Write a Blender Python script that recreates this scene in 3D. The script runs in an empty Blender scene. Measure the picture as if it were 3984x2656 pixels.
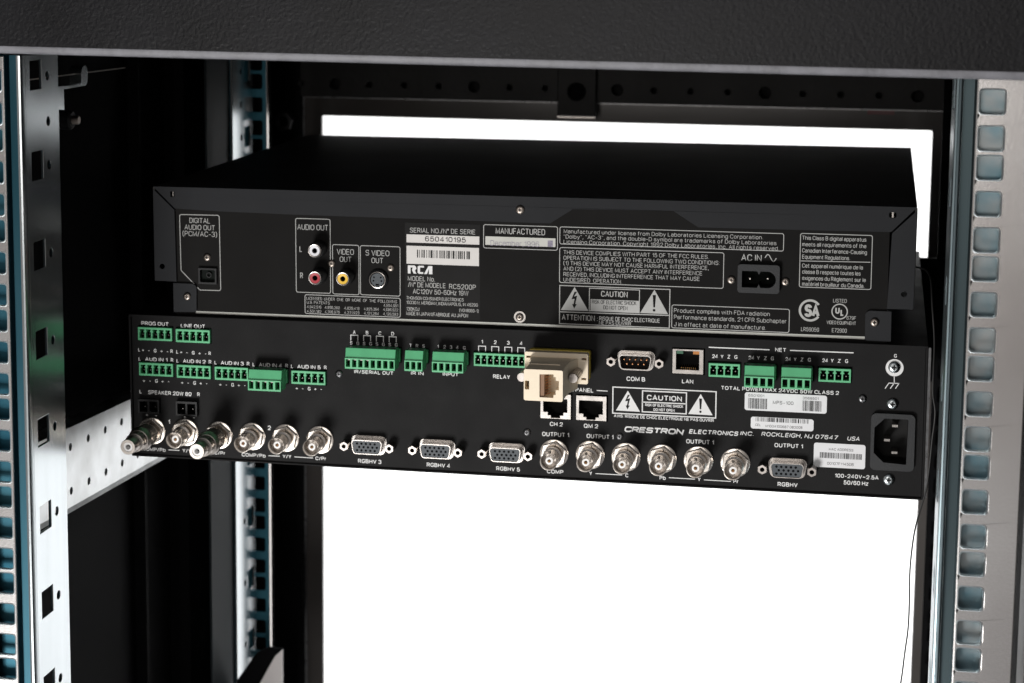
import bpy, math, random
from mathutils import Matrix, Vector, geometry
random.seed(7)
S = bpy.context.scene
COL = S.collection
PI = math.pi
MM = 0.001

# ------------------------------------------------------------------ camera
# calibrated on the rack rails (44.45 mm units, 465 mm between hole columns); millimetres
RW = ((0.97554, 0.21978, 0.00491), (0.03580, -0.13676, -0.98996), (-0.21690, 0.96592, -0.14128))
CP = (186.607, -901.186, 68.375)
FL, CX, CY, IW, IH = 7847.98, 1672.553, 882.382, 3984.0, 2656.0
RW = CAMROT if 'CAMROT' in globals() else RW
cam_d = bpy.data.cameras.new('camera')
cam = bpy.data.objects.new('camera', cam_d); COL.objects.link(cam); S.camera = cam
r0, r1, r2 = [Vector(r) for r in RW]
r2.normalize(); r0 = (r0 - r2 * r0.dot(r2)).normalized(); r1 = r2.cross(r0)
cam.matrix_world = Matrix(((r0.x, -r1.x, -r2.x, CP[0]*MM), (r0.y, -r1.y, -r2.y, CP[1]*MM), (r0.z, -r1.z, -r2.z, CP[2]*MM), (0, 0, 0, 1)))
cam_d.sensor_width = 36; cam_d.lens = FL/IW*36
cam_d.shift_x = (IW/2-CX)/IW; cam_d.shift_y = -(IH/2-CY)/IW
cam_d.clip_start = 0.01; cam_d.clip_end = 50
cam_d.dof.use_dof = True; cam_d.dof.focus_distance = 1.02; cam_d.dof.aperture_fstop = 15

# ------------------------------------------------------------------ world and lamps
W = bpy.data.worlds.new('World'); S.world = W; W.use_nodes = True
wn = W.node_tree.nodes; wl = W.node_tree.links
bg = wn['Background']; bg.inputs['Strength'].default_value = 1.0
tc = wn.new('ShaderNodeTexCoord'); sp = wn.new('ShaderNodeSeparateXYZ'); rp = wn.new('ShaderNodeValToRGB')
mp = wn.new('ShaderNodeMapRange'); mp.inputs['From Min'].default_value = -1; mp.inputs['From Max'].default_value = 1
wl.new(tc.outputs['Generated'], sp.inputs[0]); wl.new(sp.outputs['Z'], mp.inputs['Value'])
wl.new(mp.outputs[0], rp.inputs[0]); wl.new(rp.outputs[0], bg.inputs['Color'])
rp.color_ramp.elements[0].color = (0.30, 0.29, 0.29, 1); rp.color_ramp.elements[1].color = (0.16, 0.17, 0.19, 1)
e = rp.color_ramp.elements.new(0.5); e.color = (0.25, 0.235, 0.225, 1)

def area(name, loc, target, sx, sy, power, color=(1, 1, 1)):
    d = bpy.data.lights.new(name, 'AREA'); d.shape = 'RECTANGLE'; d.size = sx; d.size_y = sy; d.energy = power; d.color = color
    o = bpy.data.objects.new(name, d); COL.objects.link(o); o.location = loc
    o.rotation_euler = (Vector(target)-Vector(loc)).to_track_quat('-Z', 'Y').to_euler()
    return o
area('key_softbox', (-0.36, -1.12, -0.92), (0, 0.13, -0.14), 0.42, 0.42, 21, (1.0, 0.985, 0.96))
area('fill_light', (-0.15, -1.7, 0.0), (0, 0.3, -0.08), 0.6, 0.5, 4.5, (1.0, 0.95, 0.9))  # added weak fill, set low to shine under the beam
#area('side_softbox', (-1.1, -0.5, -0.2), (-0.1, 0.1, -0.2), 0.3, 1.2, 2.5, (0.7, 0.88, 1.0))
area('backdrop_lamp_top', (0, 1.0, 0.85), (0, 1.8, -0.3), 1.8, 0.4, 27)
area('backdrop_lamp_floor', (0, 1.0, -0.96), (0, 1.8, -0.35), 1.8, 0.3, 21)
S.view_settings.view_transform = 'Standard'; S.view_settings.look = 'None'
S.view_settings.exposure = 0; S.view_settings.gamma = 1; S.view_settings.use_curve_mapping = False
S.render.engine = 'CYCLES'

# ------------------------------------------------------------------ pixel -> point on a plane at its own distance
def ray(u, v):
    a, b = (u-CX)/FL, (v-CY)/FL
    return r0*a + r1*b + r2
def onplane(u, v, axis, val):
    d = ray(u, v); t = (val-CP[axis])/d[axis]
    return Vector(CP)+d*t
ZO = {'A': (480, 1200, .41455), 'B': (1280, 1250, .41455), 'C': (2000, 1250, .44643), 'D': (2700, 1300, .43359),
      'E': (560, 680, .38265), 'F': (1100, 800, .34014), 'G': (1850, 780, .38265), 'H': (2600, 780, .44643)}
class Frame:
    """a device standing at its own place, very slightly rolled about its depth axis"""
    def __init__(s, ox, oy, oz, phi): s.o = (ox, oy, oz); s.c = math.cos(phi); s.s = math.sin(phi); s.phi = phi
    def src(s, u, v, y=0):
        q = onplane(u, v, 1, s.o[1]+y); X = q.x-s.o[0]; Z = q.z-s.o[2]
        return (X*s.c+Z*s.s, -X*s.s+Z*s.c)
    def __call__(s, k, x, y, yl=0):
        a = ZO[k]; return s.src(a[0]+x*a[2], a[1]+y*a[2], yl)

# ------------------------------------------------------------------ materials
def mat(name, col, rough=.5, metal=0, bump=0, bscale=400, var=0, vscale=30, spec=.5, coat=0, emis=None, stretch=None, col2=None, aniso=0):
    m = bpy.data.materials.new(name); m.use_nodes = True; nt = m.node_tree; b = nt.nodes['Principled BSDF']
    b.inputs['Base Color'].default_value = (*col, 1); b.inputs['Roughness'].default_value = rough
    b.inputs['Metallic'].default_value = metal; b.inputs['Specular IOR Level'].default_value = spec
    b.inputs['Coat Weight'].default_value = coat
    tcn = nt.nodes.new('ShaderNodeTexCoord'); src = tcn.outputs['Object']
    if stretch:
        mpn = nt.nodes.new('ShaderNodeMapping'); mpn.inputs['Scale'].default_value = stretch
        nt.links.new(src, mpn.inputs[0]); src = mpn.outputs[0]
    if var or col2:
        n = nt.nodes.new('ShaderNodeTexNoise'); n.inputs['Scale'].default_value = vscale; n.inputs['Detail'].default_value = 6
        nt.links.new(src, n.inputs['Vector'])
        mx = nt.nodes.new('ShaderNodeMix'); mx.data_type = 'RGBA'
        rr = nt.nodes.new('ShaderNodeMapRange'); rr.inputs['From Min'].default_value = .3; rr.inputs['From Max'].default_value = .7
        nt.links.new(n.outputs['Fac'], rr.inputs['Value']); nt.links.new(rr.outputs[0], mx.inputs['Factor'])
        c2 = col2 or tuple(c*(1+var) for c in col); c1 = col if col2 else tuple(c*(1-var) for c in col)
        mx.inputs['A'].default_value = (*c1, 1); mx.inputs['B'].default_value = (*c2, 1)
        nt.links.new(mx.outputs['Result'], b.inputs['Base Color'])
        r = nt.nodes.new('ShaderNodeMapRange'); r.inputs['To Min'].default_value = rough*.85; r.inputs['To Max'].default_value = min(1, rough*1.2)
        nt.links.new(n.outputs['Fac'], r.inputs['Value']); nt.links.new(r.outputs[0], b.inputs['Roughness'])
    if bump:
        n = nt.nodes.new('ShaderNodeTexNoise'); n.inputs['Scale'].default_value = bscale; n.inputs['Detail'].default_value = 3
        nt.links.new(src, n.inputs['Vector'])
        bp = nt.nodes.new('ShaderNodeBump'); bp.inputs['Strength'].default_value = bump; bp.inputs['Distance'].default_value = .0005
        nt.links.new(n.outputs['Fac'], bp.inputs['Height']); nt.links.new(bp.outputs[0], b.inputs['Normal'])
    return m
BLK = mat('black_powder_coat', (.0058, .0056, .0060), .6, bump=.2, bscale=1300, var=.12, vscale=60, spec=.15)
RCB = mat('black_painted_panel', (.0042, .0038, .0036), .65, var=.12, vscale=25, spec=.13)
RCC = mat('dark_grey_painted_steel', (.011, .0118, .0140), .6, var=.08, vscale=40, bump=.08, bscale=3000, spec=.2)
RCTOP = mat('satin_black_steel', (.020, .019, .0185), .5, col2=(.034, .032, .031), vscale=14, spec=.35)
TEX = mat('textured_black_coat', (.0042, .0042, .0055), .38, bump=.5, bscale=700, var=.3, vscale=25, spec=.2)
DARK = mat('black_cabinet_paint', (.0045, .0045, .005), .8, bump=.1, bscale=500, var=.3, vscale=12, spec=.06)
GLOSSB = mat('gloss_brown_black_border', (.085, .078, .074), .12, var=.2, vscale=6)
POST = mat('black_textured_post', (.0065, .0062, .0062), .5, bump=.5, bscale=260, var=.2, vscale=20, spec=.25)
ZINC = mat('bright_zinc', (.52, .56, .58), .22, 1, bump=.04, bscale=300, var=.10, vscale=60, stretch=(1, 1, .06))
ZFACE = mat('zinc_plated_face', (.56, .535, .525), .24, 1, bump=.06, bscale=700, col2=(.66, .65, .645), vscale=9)
ZBLUE = mat('passivated_zinc_blue_reflection', (.045, .062, .068), .34, 1, var=.15, vscale=30, stretch=(1, 1, .1))  # reflected blue of the surroundings is put into the passivated zinc's colour
ZDARK = mat('dull_grey_channel', (.022, .028, .031), .6, var=.2, vscale=20, stretch=(1, 1, .1), spec=.12)
ZTEAL = mat('teal_passivated_zinc', (.05, .16, .21), .55, 1, var=.15, vscale=30)
GALV = mat('scuffed_galvanised', (.40, .41, .41), .36, 1, bump=.05, bscale=300, col2=(.66, .68, .69), vscale=45)
NICK = mat('nickel_plate', (.66, .61, .56), .24, 1, bump=.04, bscale=900, var=.08, vscale=200)
NICKR = mat('knurled_nickel', (.46, .42, .385), .36, 1, var=.12, vscale=200)
CHROME = mat('tinned_steel', (.50, .47, .445), .24, 1, bump=.03, bscale=900, var=.1, vscale=150)
GOLD = mat('gold_contact', (.70, .40, .16), .3, 1, var=.1, vscale=300)
COPPER = mat('copper_contact', (.75, .36, .18), .3, 1, var=.1, vscale=300)
TEFLON = mat('white_insulator', (.78, .77, .76), .4, var=.03, vscale=300)
GREEN = mat('green_terminal_plastic', (.10, .44, .21), .42, var=.08, vscale=120, bump=.05, bscale=900)
CAV = mat('dark_shaded_cavity', (.004, .006, .005), .7, var=.2, vscale=100, spec=.1)
BPL = mat('black_moulded_plastic', (.008, .008, .009), .45, var=.1, vscale=80, spec=.3)
GPL = mat('dark_grey_plastic', (.016, .017, .019), .5, var=.1, vscale=80, bump=.2, bscale=1600, spec=.3)
DSUB = mat('slate_plastic', (.035, .045, .055), .5, var=.1, vscale=200)
BEIGE = mat('beige_plastic', (.84, .72, .55), .42, var=.05, vscale=60, bump=.04, bscale=1200)
YEL = mat('yellow_plastic', (.55, .42, .05), .4, var=.1, vscale=80)
BROWN = mat('shadowed_brown_plastic', (.22, .11, .05), .5, var=.2, vscale=100)
BARE = mat('pale_beam_edge', (.12, .12, .135), .5, bump=.4, bscale=400, var=.25, vscale=120)
INKW = mat('white_silkscreen_ink', (.72, .72, .72), .6, var=.04, vscale=200)
INKG = mat('grey_silkscreen_ink', (.40, .40, .39), .55, var=.06, vscale=200)
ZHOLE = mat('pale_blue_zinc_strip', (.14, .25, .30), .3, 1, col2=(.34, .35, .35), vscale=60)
ZGROOVE = mat('zinc_groove_blue_reflection', (.012, .045, .062), .4, 1, col2=(.03, .07, .09), vscale=30, stretch=(1, 1, .2))  # reflected blue put into the colour of the left groove
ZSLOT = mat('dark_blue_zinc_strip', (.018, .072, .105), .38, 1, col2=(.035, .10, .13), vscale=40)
JACK = mat('dull_nickel_hexagon', (.36, .33, .31), .3, 1, var=.12, vscale=200)
ZRIM = mat('rim_highlight_zinc', (.90, .96, .98), .42, 1, var=.06, vscale=80)
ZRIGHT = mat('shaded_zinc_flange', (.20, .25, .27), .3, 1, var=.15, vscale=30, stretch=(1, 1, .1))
INKK = mat('black_printing_ink', (.012, .012, .012), .7, var=.1, vscale=200, spec=.15)
INKD = mat('grey_printing_ink', (.16, .16, .17), .6, var=.1, vscale=200)
INKP = mat('faded_purple_ink', (.22, .20, .26), .6, var=.3, vscale=900)
PAPER = mat('white_label_stock', (.72, .72, .74), .35, var=.03, vscale=80)
PAPER2 = mat('off_white_label_stock', (.62, .60, .58), .4, var=.03, vscale=80)
PLATE = mat('charcoal_label_stock', (.0075, .0072, .0072), .6, var=.1, vscale=80, spec=.15)
SILV = mat('silver_label_stock', (.42, .42, .39), .4, .2, var=.06, vscale=90)
SCRD = mat('blackened_screw', (.17, .17, .175), .28, 1, var=.2, vscale=300)
SCRB = mat('bronze_black_screw', (.30, .26, .23), .34, 1, var=.2, vscale=300)
SCRZ = mat('zinc_screw', (.70, .76, .78), .2, 1, var=.12, vscale=300)
WHT = mat('white_plastic_ring', (.72, .72, .76), .4, var=.03, vscale=100)
RED = mat('red_plastic_ring', (.38, .015, .03), .4, var=.05, vscale=100)
YLW = mat('yellow_plastic_ring', (.78, .48, .03), .4, var=.05, vscale=100)
LEDG = mat('dim_green_lens', (.02, .10, .05), .3, var=.1, vscale=100)
LEDO = mat('dim_amber_lens', (.45, .16, .02), .3, var=.1, vscale=100)
WALL = mat('white_seamless_backdrop', (.82, .82, .82), .9, var=.01, vscale=3)
GREYS = mat('grey_primer_sheet', (.85, .80, .79), .5, var=.06, vscale=20)
CABLE = mat('black_cable_jacket', (.012, .012, .012), .4, var=.1, vscale=100)

# ------------------------------------------------------------------ mesh builder (millimetres in, metres out)
def circ(cx, cz, r, n=24, a0=0): return [(cx+r*math.cos(a0+2*PI*i/n), cz+r*math.sin(a0+2*PI*i/n)) for i in range(n)]
def rpoly(pts, r, seg=4):
    out = []; n = len(pts)
    for i in range(n):
        p, a, b = Vector(pts[i]), Vector(pts[i-1]), Vector(pts[(i+1) % n])
        u = (a-p).normalized(); v = (b-p).normalized()
        ang = u.angle(v); rr = r[i] if isinstance(r, (list, tuple)) else r
        if rr <= 0: out.append(tuple(p)); continue
        d = min(rr/math.tan(ang/2), (a-p).length*.49, (b-p).length*.49); rr = d*math.tan(ang/2)
        c = p+(u+v).normalized()*(rr/math.sin(ang/2))
        s0 = p+u*d-c; s1 = p+v*d-c
        a0 = math.atan2(s0.y, s0.x); a1 = math.atan2(s1.y, s1.x); da = (a1-a0+PI) % (2*PI)-PI
        for k in range(seg+1):
            t = a0+da*k/seg; out.append((c.x+rr*math.cos(t), c.y+rr*math.sin(t)))
    return out
def rect(x0, x1, z0, z1): return [(x0, z0), (x1, z0), (x1, z1), (x0, z1)]
def rrect(x0, x1, z0, z1, r, seg=4): return rpoly(rect(min(x0, x1), max(x0, x1), min(z0, z1), max(z0, z1)), r, seg)
class MB:
    def __init__(s): s.v = []; s.f = []; s.sm = []
    def add(s, vs, fs, smooth=False):
        o = len(s.v); s.v += [tuple(v) for v in vs]; s.f += [tuple(i+o for i in f) for f in fs]; s.sm += [smooth]*len(fs); return s
    def box(s, x0, x1, y0, y1, z0, z1):
        return s.add([(x, y, z) for x in (x0, x1) for y in (y0, y1) for z in (z0, z1)],
                     [(0, 1, 3, 2), (4, 6, 7, 5), (0, 4, 5, 1), (2, 3, 7, 6), (0, 2, 6, 4), (1, 5, 7, 3)])
    def prism(s, outer, y0, y1, holes=(), plane='xz', smooth=False):
        """outline (a,b) extruded along the third axis from y0 to y1, with through holes"""
        loops = [list(outer)]+[list(h) for h in holes]
        tri = geometry.tessellate_polygon([[Vector((a, b, 0)) for a, b in l] for l in loops])
        flat = [p for l in loops for p in l]; n = len(flat)
        if plane == 'xz': mk = lambda a, b, c: (a, c, b)
        elif plane == 'yz': mk = lambda a, b, c: (c, a, b)
        else: mk = lambda a, b, c: (a, b, c)
        vs = [mk(a, b, y0) for a, b in flat]+[mk(a, b, y1) for a, b in flat]
        s.add(vs, [t for t in tri]+[(t[2]+n, t[1]+n, t[0]+n) for t in tri])
        k = 0; fs = []
        for l in loops:
            m = len(l)
            for i in range(m): j = (i+1) % m; fs.append((k+i, k+j, k+j+n, k+i+n))
            k += m
        return s.add(vs, fs, smooth)
    def ladder(s, x0, x1, zlo, zhi, y0, y1, holes):
        """an upright strip with one column of holes, tessellated band by band"""
        hs = sorted(holes, key=lambda h: sum(p[1] for p in h)/len(h)); cuts = [zlo]
        for a, b in zip(hs, hs[1:]): cuts.append((max(p[1] for p in a)+min(p[1] for p in b))/2)
        cuts.append(zhi)
        for h, c0, c1 in zip(hs, cuts, cuts[1:]):
            out = rect(x0, x1, c0, c1); flat = out+list(h); n = len(flat)
            tri = geometry.tessellate_polygon([[Vector((a, b, 0)) for a, b in out], [Vector((a, b, 0)) for a, b in h]])
            vs = [(a, y0, b) for a, b in flat]+[(a, y1, b) for a, b in flat]
            fs = [tuple(t) for t in tri]+[(t[2]+n, t[1]+n, t[0]+n) for t in tri]+[(1, 2, 2+n, 1+n), (3, 0, n, 3+n)]
            k = len(h); fs += [(4+i, 4+(i+1) % k, 4+(i+1) % k+n, 4+i+n) for i in range(k)]
            s.add(vs, fs)
        s.add([(x0, y0, zlo), (x1, y0, zlo), (x1, y1, zlo), (x0, y1, zlo), (x0, y0, zhi), (x1, y0, zhi), (x1, y1, zhi), (x0, y1, zhi)], [(0, 1, 2, 3), (7, 6, 5, 4)])
        return s
    def flat(s, outer, y, holes=()):
        loops = [list(outer)]+[list(h) for h in holes]
        tri = geometry.tessellate_polygon([[Vector((a, b, 0)) for a, b in l] for l in loops])
        return s.add([(a, y, b) for l in loops for a, b in l], [t for t in tri])
    def lathe(s, prof, cx, cz, n=32, smooth=True, close=False):
        vs = []; fs = []
        for r, y in prof:
            vs += [(cx+r*math.cos(2*PI*i/n), y, cz+r*math.sin(2*PI*i/n)) for i in range(n)]
        for k in range(len(prof)-1):
            for i in range(n): j = (i+1) % n; fs.append((k*n+i, k*n+j, (k+1)*n+j, (k+1)*n+i))
        if close: fs.append(tuple(range((len(prof)-1)*n, len(prof)*n)))
        return s.add(vs, fs, smooth)
    def tube(s, pts, r, n=8):
        P = [Vector(p) for p in pts]; vs = []; fs = []
        for i, p in enumerate(P):
            t = (P[min(i+1, len(P)-1)]-P[max(i-1, 0)]).normalized()
            a = t.cross(Vector((0, 1, 0)) if abs(t.y) < .9 else Vector((1, 0, 0))).normalized(); b = t.cross(a)
            vs += [tuple(p+(a*math.cos(2*PI*k/n)+b*math.sin(2*PI*k/n))*r) for k in range(n)]
        for i in range(len(P)-1):
            for k in range(n): j = (k+1) % n; fs.append((i*n+k, i*n+j, (i+1)*n+j, (i+1)*n+k))
        fs += [tuple(range(n)), tuple(range((len(P)-1)*n, len(P)*n))[::-1]]
        return s.add(vs, fs, True)
    def line(s, pts, w, y, closed=False):
        """a printed line of width w through 2-D points"""
        P = [Vector(p) for p in pts]; n = len(P); m = n if closed else n-1; L = []; R = []
        for i in range(n):
            a = P[i-1] if (i or closed) else None; b = P[(i+1) % n] if (i < n-1 or closed) else None
            d1 = (P[i]-a).normalized() if a is not None else (b-P[i]).normalized()
            d2 = (b-P[i]).normalized() if b is not None else d1
            t = (d1+d2).normalized(); nn = Vector((-t.y, t.x)); k = w/2/max(.5, nn.dot(Vector((-d1.y, d1.x))))
            L.append(P[i]+nn*k); R.append(P[i]-nn*k)
        vs = [(p.x, y, p.y) for p in L+R]
        return s.add(vs, [(i, (i+1) % n, n+(i+1) % n, n+i) for i in range(m)])
    def build(s, name, material, parent=None, bev=0, loc=None, label=None, autosmooth=False):
        me = bpy.data.meshes.new(name)
        me.from_pydata([(a*MM, b*MM, c*MM) for a, b, c in s.v], [], s.f)
        me.polygons.foreach_set('use_smooth', s.sm); me.materials.append(material); me.update()
        import bmesh
        bm = bmesh.new(); bm.from_mesh(me)
        bmesh.ops.remove_doubles(bm, verts=bm.verts, dist=1e-7)
        bmesh.ops.recalc_face_normals(bm, faces=bm.faces)
        if any(s.sm):
            for ed in bm.edges:
                if len(ed.link_faces) == 2 and ed.calc_face_angle(0) > math.radians(35): ed.smooth = False
        bm.to_mesh(me); bm.free()
        o = bpy.data.objects.new(name, me); COL.objects.link(o)
        if parent is not None: o.parent = parent
        if loc: o.location = tuple(c*MM for c in loc)
        if label: o['label'] = label
        if bev:
            b = o.modifiers.new('bevel', 'BEVEL'); b.width = bev*MM; b.segments = 2; b.limit_method = 'ANGLE'; b.angle_limit = math.radians(40)
        return o
def thing(name, label, cat, loc=(0, 0, 0), roll=0, group=None):
    o = bpy.data.objects.new(name, None); COL.objects.link(o); o.empty_display_size = .02
    o.location = tuple(c*MM for c in loc); o.rotation_euler = (0, -roll, 0)
    o['label'] = label; o['category'] = cat
    if group: o['group'] = group
    return o
def copy_part(o, parent, dx=0, dy=0, dz=0):
    c = o.copy(); COL.objects.link(c); c.parent = parent; c.location = o.location+Vector((dx, dy, dz))*MM
    for ch in o.children:
        g = ch.copy(); COL.objects.link(g); g.parent = c
    return c

# ------------------------------------------------------------------ lettering
FONT = {}
for _l in """A|0,0 3.2,10 6.4,0;1.1,3.3 5.3,3.3
B|0,0 0,10 5,10,2.3 5,5.3,2.3 0,5.3;0,5.3 5.6,5.3,2.6 5.6,0,2.6 0,0
C|6,7.4 6,10,3 0,10,3 0,0,3 6,0,3 6,2.6
D|0,0 0,10 5.8,10,3 5.8,0,3z
E|5.2,10 0,10 0,0 5.2,0;0,5.2 4.8,5.2
F|5,10 0,10 0,0;0,5.2 4.5,5.2
G|6.2,7.7 6.2,10,3 0,10,3 0,0,3 6.2,0,3 6.2,4.3 3.6,4.3
H|0,0 0,10;6,0 6,10;0,5.2 6,5.2
I|0,0 0,10
J|0,3 0,0,2.2 4.4,0,2.2 4.4,10
K|0,0 0,10;5.6,10 0,4;2,6 6,0
L|0,10 0,0 4.8,0
M|0,0 0,10 3.5,1 7,10 7,0
N|0,0 0,10 6,0 6,10
O|0,0,3 0,10,3 6.4,10,3 6.4,0,3z
P|0,0 0,10 5.4,10,2.6 5.4,4.5,2.6 0,4.5
Q|0,0,3 0,10,3 6.4,10,3 6.4,0,3z;3.8,2.6 6.6,-.6
R|0,0 0,10 5.4,10,2.6 5.4,4.7,2.6 0,4.7;3.2,4.7 5.7,0
S|5.6,7.9 5.6,10,2.4 .2,10,2.4 .2,5.2,2.4 5.8,5.2,2.4 5.8,0,2.6 0,0,2.6 0,2.1
T|0,10 6,10;3,10 3,0
U|0,10 0,0,3 6,0,3 6,10
V|0,10 3.1,0 6.2,10
W|0,10 2.2,0 4.4,10 6.6,0 8.8,10
X|0,0 6,10;0,10 6,0
Y|0,10 3.1,4.4 6.2,10;3.1,4.4 3.1,0
Z|0,10 5.8,10 0,0 5.8,0
0|0,0,2.7 0,10,2.7 5.4,10,2.7 5.4,0,2.7z
1|.2,7.6 1.6,8.2 2.8,10 2.8,0
2|.1,7 .1,10,2.6 5.4,10,2.6 5.4,5.6,2 0,0 5.5,0
3|.2,7.9 .2,10,2.4 5.2,10,2.4 5.2,5.4,2.2 2.2,5.4;2.4,5.4 5.5,5.4,2.5 5.5,0,2.6 0,0,2.6 0,2.2
4|4.2,0 4.2,10 0,2.6 5.8,2.6
5|5,10 .9,10 .5,5 1.8,6.3,1 5.5,6.3,2.5 5.5,0,2.8 0,0,2.6 0,2.2
6|5.2,8.1 5.2,10,2.4 0,10,2.6 0,0,2.6 5.5,0,2.6 5.5,6,2.6 0,6,1.6 0,4
7|0,10 5.4,10 2,0
8|.3,5.3,2.2 .3,10,2.3 5.1,10,2.3 5.1,5.3,2.2z;0,5.3,2.5 0,0,2.6 5.4,0,2.6 5.4,5.3,2.5z
9|.3,1.9 .3,0,2.4 5.5,0,2.6 5.5,10,2.6 0,10,2.6 0,4,2.6 5.5,4,1.6 5.5,6
.|.3,0 .3,.8
,|.8,.8 .8,0 .2,-1.8
:|.3,0 .3,.8;.3,5.4 .3,6.2
-|0,4 3.6,4
–|0,4 4.8,4
+|0,4 6.4,4;3.2,.8 3.2,7.2
/|0,-.6 3.2,10.4
(|2,11 .1,8,4 .1,1,4 2,-2
)|0,11 1.9,8,4 1.9,1,4 0,-2
~|0,3.4 1.6,5.6,1.4 3.8,3.4,1.4 5.4,5.6
°|0,7.2,1.3 0,10,1.3 2.6,10,1.3 2.6,7.2,1.3z
Ω|0,0 2,0 2,1.8 0,4,2 0,10,3 6,10,3 6,4,2 4,1.8 4,0 6,0
“|0,8 .4,10;1.9,8 2.3,10
”|.4,8 0,10;2.3,8 1.9,10
a|.3,5.4 .3,7.2,2 4.6,7.2,2 4.6,0;4.6,4.2 0,4.2,1.6 0,0,1.8 4.6,0,1.8 4.6,2
b|0,0 0,10;0,0 5,0,2.3 5,7.2,2.3 0,7.2
c|4.6,5.2 4.6,7.2,2.2 0,7.2,2.2 0,0,2.2 4.6,0,2.2 4.6,2.2
d|5,0 5,10;5,0 0,0,2.3 0,7.2,2.3 5,7.2
e|4.8,2 4.8,0,2 0,0,2.3 0,7.2,2.3 4.8,7.2,2.3 4.8,3.8 0,3.8
f|1.2,0 1.2,10,1.4 3.2,10;0,7.2 3,7.2
g|5,7.2 5,-2.8,2.2 .4,-2.8,2.2 .4,-1.2;5,0 0,0,2.3 0,7.2,2.3 5,7.2
h|0,0 0,10;0,7.2 4.8,7.2,2.2 4.8,0
i|0,0 0,7.2;0,9 0,10
k|0,0 0,10;4.4,7.2 0,3;1.6,4.6 4.6,0
l|0,0 0,10
m|0,0 0,7.2 3.6,7.2,1.8 3.6,0;3.4,7.2 7.2,7.2,1.8 7.2,0
n|0,0 0,7.2;0,7.2 4.6,7.2,2.2 4.6,0
o|0,0,2.4 0,7.2,2.4 5,7.2,2.4 5,0,2.4z
p|0,-2.8 0,7.2;0,0 5,0,2.3 5,7.2,2.3 0,7.2
q|5,-2.8 5,7.2;5,0 0,0,2.3 0,7.2,2.3 5,7.2
r|0,0 0,7.2;0,6.2 .8,7.2,1 2.8,7.2
s|4.2,5.4 4.2,7.2,1.6 .1,7.2,1.6 .1,3.8,1.6 4.4,3.8,1.6 4.4,0,1.8 0,0,1.8 0,2
t|1.2,9.4 1.2,0,1.2 3,0;0,7.2 2.8,7.2
u|0,7.2 0,0,2.2 4.6,0,2.2;4.6,7.2 4.6,0
v|0,7.2 2.3,0 4.6,7.2
w|0,7.2 1.7,0 3.4,7.2 5.1,0 6.8,7.2
x|0,0 4.4,7.2;0,7.2 4.4,0
z|0,7.2 4.2,7.2 0,0 4.3,0
j|0,-2.6 1.2,-2.6,1 1.2,7.2;1.2,9 1.2,10
y|0,7.2 2.4,0;4.8,7.2 1.6,-2.8 .3,-2.8
é|4.8,2 4.8,0,2 0,0,2.3 0,7.2,2.3 4.8,7.2,2.3 4.8,3.8 0,3.8;1.8,8.6 3.4,10.2
è|4.8,2 4.8,0,2 0,0,2.3 0,7.2,2.3 4.8,7.2,2.3 4.8,3.8 0,3.8;3.2,8.6 1.6,10.2""".split('\n'):
    _c, _d = _l.split('|'); FONT[_c] = []
    for _s in _d.split(';'):
        cl = _s.endswith('z'); FONT[_c].append((cl, [tuple(float(q) for q in p.split(',')) for p in _s.rstrip('z').split()]))
def rounded(pts, rad, closed, seg=3):
    out = []; n = len(pts)
    for i in range(n):
        p = Vector(pts[i]); r = rad[i]
        if r <= 0 or (not closed and i in (0, n-1)): out.append(tuple(p)); continue
        a, b = Vector(pts[i-1]), Vector(pts[(i+1) % n]); u = (a-p); v = (b-p); lu, lv = u.length, v.length; u.normalize(); v.normalize()
        ka = .98 if (not closed and i == 1) else .495; kb = .98 if (not closed and i == n-2) else .495
        ang = u.angle(v)
        if ang > 3.1: out.append(tuple(p)); continue
        d = min(r/math.tan(ang/2), lu*ka, lv*kb)
        p0, p2 = p+u*d, p+v*d
        for k in range(seg+1):
            t = k/seg; out.append(tuple(p0*(1-t)**2+p*(1-t)*t*2*.86+p2*t*t+(p0+p2)*.5*((1-t)*t*2*.14)))
    return out
def setline(mb, text, ox, oz, y, W, H, frac, shear=0, natural=False, asp=1.0, gap=1.75):
    """stroke lettering: W total width, H cap height, stroke = frac * H; returns nothing, adds faces to mb"""
    w = frac*H; adv = []; x = 0
    g_ = gap+frac*6
    for c in text:
        if c == ' ': x += 3.2; adv.append(None); continue
        gl = FONT[c]; wd = max(p[0] for s_ in gl for p in s_[1]); adv.append(x); x += wd+g_
    tot = x-g_
    kx = (H-w)/10*asp if natural else (W-w)/max(tot, .01)
    if tot <= 0.01: kx = 1; 
    if natural: ox -= (tot*kx+w)/2
    ky = (H-w)/10
    for gi, (c, a) in enumerate(zip(text, adv)):
        if a is None: continue
        for si, (cl, pts) in enumerate(FONT[c]):
            P = [(ox+w/2+(a+p[0])*kx+shear*(w/2+p[1]*ky), oz+w/2+p[1]*ky) for p in pts]
            rr = [(p[2] if len(p) > 2 else 0)*min(kx, ky)*1.0 for p in pts]
            rr = [(p[2] if len(p) > 2 else 0)*(kx+ky)/2 for p in pts]
            Q = rounded(P, rr, cl); q = [Q[0]]
            for t in Q[1:]:
                if (Vector(t)-Vector(q[-1])).length > w*.05: q.append(t)
            if len(q) > 1: mb.line(q, w, y-.02*si-.01*(gi % 2), cl)
def fracof(bold): return max(.085, .118+bold*3.6)
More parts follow.
